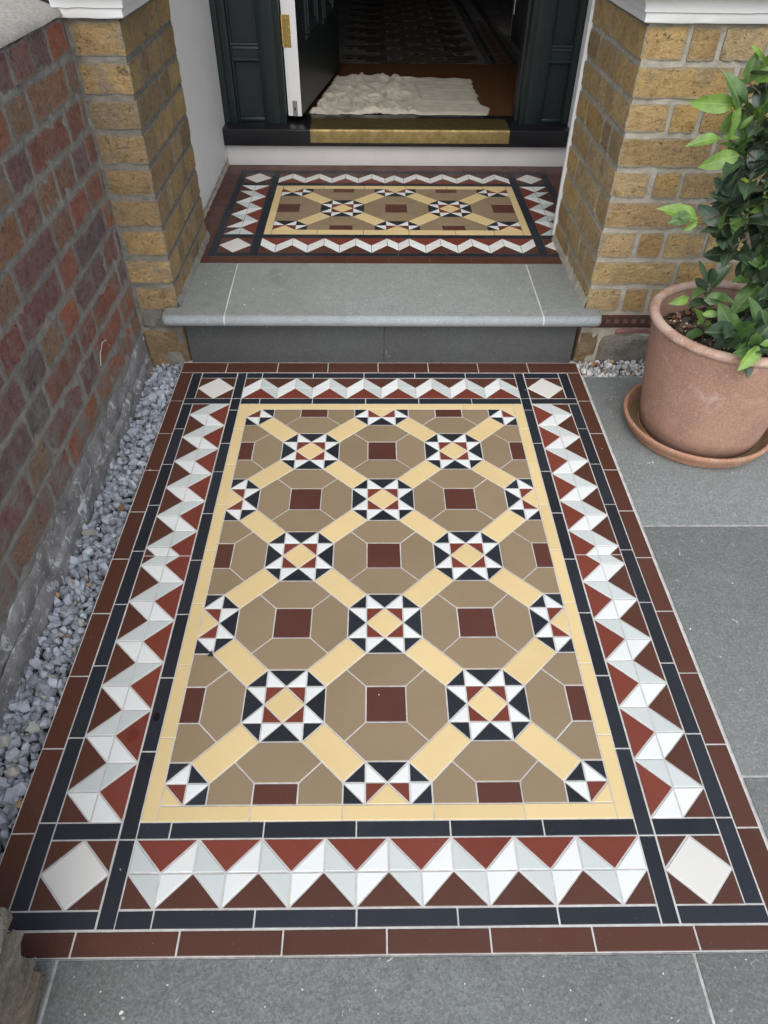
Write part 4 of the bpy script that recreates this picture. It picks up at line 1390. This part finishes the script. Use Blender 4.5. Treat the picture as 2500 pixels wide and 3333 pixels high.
def stone_verts(r, n_sub=1):
    bm = bmesh.new()
    bmesh.ops.create_icosphere(bm, subdivisions=n_sub, radius=1)
    vs = [v.co.copy() for v in bm.verts]
    fs = [tuple(v.index for v in f.verts) for f in bm.faces]
    bm.free()
    return vs, fs
ICO = stone_verts(1)
def scatter_mesh(name, items, mat, kind='stuff', flat=True):
    """items: (x,y,z, (sx,sy,sz), euler, tint, jit, seed)"""
    verts, faces, cols = [], [], []
    for (x, y, z, sc, eu, tint, jit, sd) in items:
        r = random.Random(sd)
        R = Euler(eu).to_matrix()
        b = len(verts)
        # clip the ball with random planes so the chips get flat broken faces
        planes = [(Vector((r.gauss(0, 1), r.gauss(0, 1), r.gauss(0, 1))).normalized(), r.uniform(0.35, 0.8)) for _ in range(7)]
        for v in ICO[0]:
            p = v * r.uniform(1 - jit, 1 + jit)
            for n, d in planes:
                k = p.dot(n)
                if k > d:
                    p = p - n * (k - d)
            p = R @ Vector((p.x * sc[0], p.y * sc[1], p.z * sc[2]))
            w = W(x + p.x, y + p.y, z + p.z)
            verts.append(tuple(w))
        for f in ICO[1]:
            faces.append(tuple(b + i for i in f))
            cols.append(tint)
    me = bpy.data.meshes.new(name)
    me.from_pydata(verts, [], faces)
    me.materials.append(M[mat])
    at = me.attributes.new('tint', 'FLOAT_COLOR', 'FACE')
    for i, c in enumerate(cols):
        at.data[i].color = (c[0], c[1], c[2], 1)
    o = bpy.data.objects.new(name, me)
    COL.objects.link(o)
    return o
def gravel_tint(r, warm=0.06):
    k = r.random()
    if k < warm:
        return (0.36, 0.24, 0.14)
    if k < warm + 0.04:
        return (0.34, 0.33, 0.29)
    v = r.uniform(0.22, 0.46)
    return (v * 0.90, v * 0.98, v * 1.09)
r = random.Random(3)
items = []
for layer in range(4):
    y = -5.6
    while y < 36.5:
        x = -8.7
        while x < -6.05:
            s = r.choice((r.uniform(0.20, 0.34), r.uniform(0.28, 0.50)))
            px, py = x + r.uniform(-.25, .25), y + r.uniform(-.25, .25)
            if px + s < -5.95 and px > -8.75:
                z = -0.95 + layer * 0.19 + r.uniform(-0.08, 0.14)
                items.append((px, py, z, (s * r.uniform(.8, 1.3), s * r.uniform(.7, 1.15), s * r.uniform(.55, .95)), (r.uniform(0, 6), r.uniform(0, 6), r.uniform(0, 6)), gravel_tint(r, 0.012), 0.16, r.random()))
            x += 0.50
        y += 0.50
gv = scatter_mesh('gravel', items, 'gravel')
tag(gv, 'blue grey slate chippings in the strip beside the garden wall', 'gravel', kind='stuff')
items = []
for layer in range(3):
    y = 34.75
    while y < 36.5:
        x = 26.3
        while x < 46:
            s = r.uniform(0.16, 0.36)
            v = r.uniform(0.30, 0.62)
            k = r.random()
            tint = (0.42, 0.27, 0.15) if k < 0.07 else ((0.25, 0.12, 0.07) if k < 0.09 else (v, v * 0.99, v * 0.96))
            items.append((x + r.uniform(-.22, .22), min(36.35, y + r.uniform(-.2, .2)), -0.55 + layer * 0.24 + (y - 34.75) * 0.16 + r.uniform(-.08, .1), (s * r.uniform(.8, 1.3), s * r.uniform(.7, 1.1), s * r.uniform(.55, .9)), (r.uniform(0, 6), r.uniform(0, 6), r.uniform(0, 6)), tint, 0.16, r.random()))
            x += 0.4
        y += 0.4
gv2 = scatter_mesh('gravel', items, 'gravel')
tag(gv2, 'pale stone chippings behind the plant pot at the foot of the wall', 'gravel', kind='stuff')

# potting compost: heap of crumbs, bark and white perlite
items = []
soil_z = 7.0
n = 0
while n < 900:
    a, q = r.uniform(0, 2 * math.pi), 4.75 * math.sqrt(r.random())
    x, y = PCX + q * math.cos(a), PCY + q * math.sin(a)
    k = r.random()
    z = soil_z + 0.12 * mnoise.noise(Vector((x, y, 0)))
    if k < 0.74:
        s = r.uniform(0.10, 0.28); v = r.uniform(0.02, 0.055)
        items.append((x, y, z + r.uniform(-.05, .05), (s * 1.3, s, s * .7), (r.uniform(0, 6), r.uniform(0, 6), 0), (v * 1.15, v * 0.9, v * 0.7), .25, r.random()))
    elif k < 0.90:
        s = r.uniform(0.15, 0.42); v = r.uniform(.7, 1.1)
        items.append((x, y, z + 0.10, (s * 1.9, s * .7, s * .18), (r.uniform(-.4, .4), r.uniform(-.4, .4), r.uniform(0, 6)), (0.24 * v, 0.135 * v, 0.075 * v), .25, r.random()))
    else:
        s = r.uniform(0.05, 0.11)
        items.append((x, y, z + 0.14, (s, s, s), (0, 0, 0), (0.75, 0.73, 0.68), .2, r.random()))
    n += 1
sl = scatter_mesh('potting_compost', items, 'soil')
tag(sl, 'dark bark compost with white perlite inside the terracotta pot', 'compost', kind='stuff')
bedv = lathe('compost_bed', [(0.01, soil_z), (2.5, soil_z), (4.74, soil_z - 0.05)], PCX, PCY, 'earth', sl, 40)

# ---- bay shrub ----
shrub = thing('bay_shrub', (34.2, 28.2, 7.0), 'glossy leaved bay shrub growing in the terracotta pot', 'shrub')
def leaf_mesh(seed, mat):
    q = random.Random(seed)
    L, wd = 1.0, q.uniform(0.22, 0.30)
    if mat == 'leafbright':
        wd *= 0.88
    bend = q.uniform(-0.12, 0.32) if mat == 'leafdark' else q.uniform(0.05, 0.5); cup = q.uniform(0.08, 0.28); tw = q.uniform(-0.35, 0.35); wav = q.uniform(0.0, 0.035)
    n = 9
    verts, faces = [], []
    for i in range(n + 1):
        t = i / n
        w = wd * (math.sin(math.pi * min(1, t * 0.98 + 0.02)) ** 0.75) * (1.12 - 0.35 * t) if 0 < i < n else 0.006
        zc = -bend * t * t
        a = tw * t
        for s in (-1, -0.5, 0, 0.5, 1):
            x = s * w
            z = abs(s) * w * cup * 2 + wav * math.sin(t * 19 + s * 3) * abs(s)
            verts.append((x * math.cos(a) - z * math.sin(a), t * L, zc + x * math.sin(a) + z * math.cos(a)))
    for i in range(n):
        for j in range(4):
            p = i * 5 + j
            faces.append((p, p + 1, p + 6, p + 5))
    me = bpy.data.meshes.new('leaf')
    me.from_pydata(verts, [], faces)
    me.materials.append(M[mat])
    me.polygons.foreach_set('use_smooth', [True] * len(me.polygons))
    return me
LV = {k: [leaf_mesh(i * 7 + hash_i, k) for i in range(6)] for hash_i, k in ((1, 'leafdark'), (2, 'leafmid'), (3, 'leafbright'), (4, 'leafdry'))}
def leaf(base, direc, length, kind, roll=0.0, parent=None, name='leaf', up=Vector((0, 0, 1))):
    o = bpy.data.objects.new(name, rnd.choice(LV[kind]))
    y = Vector(direc).normalized()
    x = y.cross(up)
    if x.length < 0.05:
        x = y.cross(Vector((1, 0, 0)))
    x.normalize()
    z = x.cross(y)
    m = Matrix((x, y, z)).transposed()
    m = m @ Matrix.Rotation(roll, 3, 'Y')
    put(o, W(*base), parent)
    o.rotation_euler = m.to_euler()
    s = length * U
    o.scale = (s * rnd.uniform(0.9, 1.12), s, s)
    return o
def rosette_twig(root, tip, n, kinds, size, spread=1.0):
    """twig from root to tip with a rosette of leaves around its end"""
    R0, T0 = Vector(root), Vector(tip)
    d = (T0 - R0)
    midp = R0 + d * 0.5 + Vector((rnd.uniform(-.3, .3), rnd.uniform(-.3, .3), 0.25))
    bm = bmesh.new()
    tube(bm, [tuple(R0), tuple(midp), tuple(T0)], [0.10, 0.07, 0.045], 5)
    bm_obj('twig', bm, 'bark', shrub, True, None)
    axis = d.normalized()
    if axis.z < 0.2:
        axis = (axis + Vector((0, 0, 0.9))).normalized()
    a0 = axis.orthogonal().normalized()
    b0 = axis.cross(a0)
    for k in range(n):
        ph = k * 2.39996 + rnd.uniform(-.3, .3)
        t = k / max(1, n - 1)
        el = 1.25 * spread * (1 - t) + 0.35 + rnd.uniform(-.15, .15)
        dr = axis * math.cos(el) + (a0 * math.cos(ph) + b0 * math.sin(ph)) * math.sin(el)
        b = T0 - axis * (1.5 * (1 - t))
        kk = rnd.choice(kinds)
        leaf(tuple(b), dr, size * rnd.uniform(0.66, 1.08), kk, rnd.uniform(-.35, .35), shrub, name={'leafdark': 'leaf', 'leafmid': 'fresh_leaf', 'leafbright': 'young_leaf'}[kk], up=axis if abs(dr.dot(axis)) < 0.95 else Vector((0, 0, 1)))
# stems
bm = bmesh.new(); tube(bm, [(34.3, 28.0, 6.8), (34.0, 28.1, 9.5), (32.9, 28.4, 12.2), (31.9, 28.8, 14.2), (31.2, 29.2, 17.5), (30.9, 29.6, 21), (30.7, 29.9, 25)], [0.17, 0.15, 0.13, 0.12, 0.10, 0.08, 0.05], 7); bm_obj('stem', bm, 'bark', shrub)
bm = bmesh.new(); tube(bm, [(35.0, 28.4, 6.8), (34.9, 28.5, 11), (34.3, 28.8, 15.5), (33.6, 29.2, 20.5), (33.2, 29.5, 27)], [0.28, 0.25, 0.2, 0.15, 0.08], 7); bm_obj('stem', bm, 'bark', shrub)
bm = bmesh.new(); tube(bm, [(33.2, 25.8, 6.8), (32.6, 25.2, 8.6), (31.9, 24.6, 9.6)], [0.12, 0.1, 0.07], 6); bm_obj('stem', bm, 'bark', shrub)
bm = bmesh.new(); tube(bm, [(31.0, 27.2, 6.9), (30.6, 27.1, 9.2), (30.2, 27.1, 11.0)], [0.09, 0.08, 0.05], 6); bm_obj('stem', bm, 'bark', shrub)
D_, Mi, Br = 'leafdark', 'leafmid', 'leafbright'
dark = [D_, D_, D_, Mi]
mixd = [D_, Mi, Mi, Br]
young = [Mi, Br, Br]
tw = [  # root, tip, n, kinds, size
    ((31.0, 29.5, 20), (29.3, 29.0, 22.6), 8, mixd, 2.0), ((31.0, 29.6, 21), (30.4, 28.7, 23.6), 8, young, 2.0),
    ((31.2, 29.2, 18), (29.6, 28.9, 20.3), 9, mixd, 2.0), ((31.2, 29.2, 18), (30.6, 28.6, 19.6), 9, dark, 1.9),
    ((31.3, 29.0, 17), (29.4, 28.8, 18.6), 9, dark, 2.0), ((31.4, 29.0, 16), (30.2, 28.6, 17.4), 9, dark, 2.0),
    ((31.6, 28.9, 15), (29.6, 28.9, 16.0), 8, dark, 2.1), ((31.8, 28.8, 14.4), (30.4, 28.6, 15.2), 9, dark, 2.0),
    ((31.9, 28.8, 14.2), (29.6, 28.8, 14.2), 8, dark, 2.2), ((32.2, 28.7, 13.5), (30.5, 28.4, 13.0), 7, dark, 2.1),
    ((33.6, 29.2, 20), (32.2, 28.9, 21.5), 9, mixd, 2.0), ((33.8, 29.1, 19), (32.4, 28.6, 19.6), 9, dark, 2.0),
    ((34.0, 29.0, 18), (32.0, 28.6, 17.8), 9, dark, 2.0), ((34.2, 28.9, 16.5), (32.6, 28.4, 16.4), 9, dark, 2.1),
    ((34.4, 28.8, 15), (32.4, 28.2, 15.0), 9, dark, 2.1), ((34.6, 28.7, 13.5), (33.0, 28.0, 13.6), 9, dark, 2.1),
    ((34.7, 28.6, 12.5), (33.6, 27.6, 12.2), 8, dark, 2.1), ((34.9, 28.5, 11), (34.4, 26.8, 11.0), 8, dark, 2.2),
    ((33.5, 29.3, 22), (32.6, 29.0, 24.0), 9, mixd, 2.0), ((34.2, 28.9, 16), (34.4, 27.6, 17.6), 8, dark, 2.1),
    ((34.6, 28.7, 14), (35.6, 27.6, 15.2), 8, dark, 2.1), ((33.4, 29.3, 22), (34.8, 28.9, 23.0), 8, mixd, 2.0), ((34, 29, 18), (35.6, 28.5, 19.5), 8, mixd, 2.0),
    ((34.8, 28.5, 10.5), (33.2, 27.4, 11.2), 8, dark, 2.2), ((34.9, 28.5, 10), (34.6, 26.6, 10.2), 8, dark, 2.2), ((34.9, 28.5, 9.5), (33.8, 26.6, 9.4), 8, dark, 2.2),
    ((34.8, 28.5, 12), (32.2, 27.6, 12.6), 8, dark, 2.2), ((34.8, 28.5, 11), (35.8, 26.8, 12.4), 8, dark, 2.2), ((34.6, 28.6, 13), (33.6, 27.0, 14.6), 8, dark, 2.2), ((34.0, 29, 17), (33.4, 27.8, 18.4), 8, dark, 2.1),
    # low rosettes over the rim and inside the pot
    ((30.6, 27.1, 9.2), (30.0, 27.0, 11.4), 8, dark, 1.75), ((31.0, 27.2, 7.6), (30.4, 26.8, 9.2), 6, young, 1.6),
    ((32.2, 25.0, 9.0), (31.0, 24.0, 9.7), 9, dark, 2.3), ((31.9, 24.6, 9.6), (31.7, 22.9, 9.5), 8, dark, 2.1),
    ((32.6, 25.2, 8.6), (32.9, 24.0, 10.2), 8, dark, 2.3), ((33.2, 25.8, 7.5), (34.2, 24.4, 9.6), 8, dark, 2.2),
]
for t_ in tw:
    if t_[1][2] > 12.3:      # the bush leans towards its own stem, away from the doorway
        t_ = (t_[0], (t_[1][0] + 0.8, t_[1][1], t_[1][2])) + tuple(t_[2:])
    rosette_twig(*t_)
rt = random.Random(12)
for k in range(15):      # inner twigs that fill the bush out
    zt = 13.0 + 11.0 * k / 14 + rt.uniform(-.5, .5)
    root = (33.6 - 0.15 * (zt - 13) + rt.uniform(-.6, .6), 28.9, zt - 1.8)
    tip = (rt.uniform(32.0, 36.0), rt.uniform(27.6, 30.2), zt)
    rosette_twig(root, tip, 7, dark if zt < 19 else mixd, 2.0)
young_leaves = [  # base, tip (module coordinates)
    ((29.0, 28.9, 20.7), (26.95, 28.5, 20.9), Br), ((29.3, 28.9, 20.5), (28.4, 28.5, 22.1), Mi), ((29.0, 28.9, 20.8), (29.3, 28.2, 19.4), Br),
    ((29.3, 29.0, 21.6), (29.3, 28.9, 23.0), Mi), ((28.75, 28.9, 19.05), (27.1, 28.6, 19.0), Br), ((28.9, 28.9, 19.2), (28.9, 28.7, 20.3), Mi),
    ((30.1, 28.8, 18.2), (28.3, 28.4, 17.9), Br), ((29.7, 28.9, 19.5), (30.0, 28.6, 20.2), Br), ((28.9, 28.9, 14.55), (26.7, 28.6, 15.45), Br),
    ((30.6, 28.8, 16.9), (31.4, 28.6, 16.7), Br), ((28.9, 28.8, 14.5), (28.2, 28.4, 14.1), Br), ((29.6, 28.9, 21.8), (30.7, 28.5, 22.6), Br),
    ((31.5, 28.7, 15.2), (32.7, 28.4, 15.6), Br), ((28.8, 28.9, 19.0), (29.5, 28.5, 19.3), Br), ((30.6, 28.6, 23.3), (29.9, 28.2, 24.2), Br),
    ((29.0, 26.9, 10.5), (27.9, 26.3, 10.5), Br), ((29.9, 26.8, 10.4), (31.0, 26.4, 10.9), Mi), ((29.9, 26.4, 9.7), (30.8, 26.0, 9.9), Br),
    ((31.9, 22.5, 9.7), (30.9, 21.4, 8.9), Br), ((31.9, 22.5, 9.8), (33.0, 22.0, 10.4), Br), ((28.3, 28.6, 14.9), (27.0, 28.2, 14.7), Mi)]
for tb in (((31.0, 29.4, 19.6), (29.1, 28.9, 20.7)), ((31.2, 29.2, 18.0), (28.8, 28.9, 19.1)), ((31.7, 28.9, 14.8), (28.9, 28.9, 14.6)), ((31.2, 29.2, 17.2), (30.1, 28.8, 18.2)), ((31.0, 29.5, 20.5), (29.4, 28.9, 21.7))):
    bm = bmesh.new()
    tube(bm, [tb[0], tuple((Vector(tb[0]) + Vector(tb[1])) / 2 + Vector((0, 0, 0.15))), tb[1]], [0.08, 0.06, 0.04], 5)
    bm_obj('twig', bm, 'bark', shrub, True, None)
for b, t, k in young_leaves:
    d = Vector(t) - Vector(b)
    leaf(b, d, d.length * 1.08, k, rnd.uniform(-.5, .3), shrub, name='young_leaf', up=Vector((0.15, -0.75, 0.65)))
for k in range(3):
    leaf((33.1 + 0.3 * k, 28.3, 12.6 + 0.5 * k), (-0.3, -0.4, -0.8), 1.8, 'leafdry', 0.3, shrub, name='dry_leaf')

# ================================================================== SMALL THINGS
def dead_leaf(x, y, z, L, rz, label):
    o = bpy.data.objects.new('fallen_leaf', rnd.choice(LV['leafdry']))
    put(o, W(x, y, z))
    o.rotation_euler = (rnd.uniform(-.3, .3), rnd.uniform(-.5, .5), rz)
    o.scale = (L * U * 1.4, L * U, L * U)
    tag(o, label, 'leaf')
dead_leaf(-6.5, 19.0, -0.05, 0.9, 0.6, 'dry brown leaf lying on the gravel nearest the chocolate tile edge')
dead_leaf(-8.3, 12.2, -0.1, 0.9, 2.2, 'dry curled leaf on the gravel against the wall footing')
bm = bmesh.new()
tube(bm, [(-8.74, 27.2, 5.4), (-8.66, 27.5, 6.15), (-8.6, 28.2, 6.6), (-8.62, 28.9, 6.4), (-8.74, 29.5, 5.6)], [0.03] * 5, 5)
st_ = bm_obj('straw', bm, 'cloth')
tag(st_, 'thin white curved straw stuck on the red garden wall', 'straw')
def spot(name, x, y, rx, ry, mat, label, cat, seed):
    n = 26
    vs = [(x, y, 0.012)]
    for k in range(n):
        a = 2 * math.pi * k / n
        q = 1 + 0.25 * mnoise.noise(Vector((math.cos(a) * 1.2, math.sin(a) * 1.2, seed)))
        vs.append((x + rx * q * math.cos(a), y + ry * q * math.sin(a), 0.010))
    o = raw(name, vs, [(0, 1 + k, 1 + (k + 1) % n) for k in range(n)], mat, None, True)
    return tag(o, label, cat)
spot('water_spot', -1.09, 4.36, 0.16, 0.24, 'wetdark', 'dark water spot on a black strip tile at the left', 'water spot', 1)
spot('water_spot', -2.02, 3.38, 0.27, 0.36, 'wetred', 'wet patch on a red border triangle at the left', 'water spot', 2)
# a fly on the tiles
fly = thing('fly', (0.93, 7.93, 0.0), 'small dark fly resting on the tiles beside a cream bar', 'fly')
bm = bmesh.new()
bmesh.ops.create_uvsphere(bm, u_segments=10, v_segments=6, radius=1, matrix=Matrix.Translation(W(0.93, 7.93, 0.10)) @ Matrix.Diagonal((0.07 * U, 0.12 * U, 0.06 * U, 1)))
bmesh.ops.create_uvsphere(bm, u_segments=8, v_segments=6, radius=0.055 * U, matrix=Matrix.Translation(W(0.93, 8.06, 0.11)))
bm_obj('body', bm, 'dark', fly)
for s in (-1, 1):
    raw('wing', [(0.93, 8.0, 0.15), (0.93 + s * 0.16, 7.80, 0.14), (0.93 + s * 0.05, 7.72, 0.14)], [(0, 1, 2)], 'dark', fly)

# crumbs of grout and grit left on the tiles, step and slabs
items = []
rg = random.Random(21)
for k in range(260):
    q = rg.random()
    if q < 0.35:
        x, y, z = rg.uniform(26.5, 38), rg.uniform(-5, 34), 0.01
    elif q < 0.55:
        x, y, z = rg.uniform(-2, 26), rg.uniform(-9, -6), 0.01
    elif q < 0.75:
        x, y, z = rg.uniform(-5, 25.5), rg.uniform(35.6, 44.2), ZP + 0.01
    elif q < 0.80:
        x, y, z = rg.uniform(-6, 26), rg.uniform(-5.5, 36), 0.01
    else:
        continue
    if (x - PCX) ** 2 + (y - PCY) ** 2 < 28:
        continue
    sz_ = rg.uniform(0.02, 0.055) * (1.3 if rg.random() < 0.12 else 1.0)
    v = rg.choice((0.6, 0.7, 0.45, 0.12))
    items.append((x, y, z, (sz_ * rg.uniform(0.8, 1.6), sz_, sz_ * 0.6), (0, 0, rg.uniform(0, 6)), (v, v * 0.98, v * 0.93), 0.25, rg.random()))
gt = scatter_mesh('grit', items, 'gravel')
tag(gt, 'scattered crumbs of pale grit on the paving and tiles', 'grit', kind='stuff')
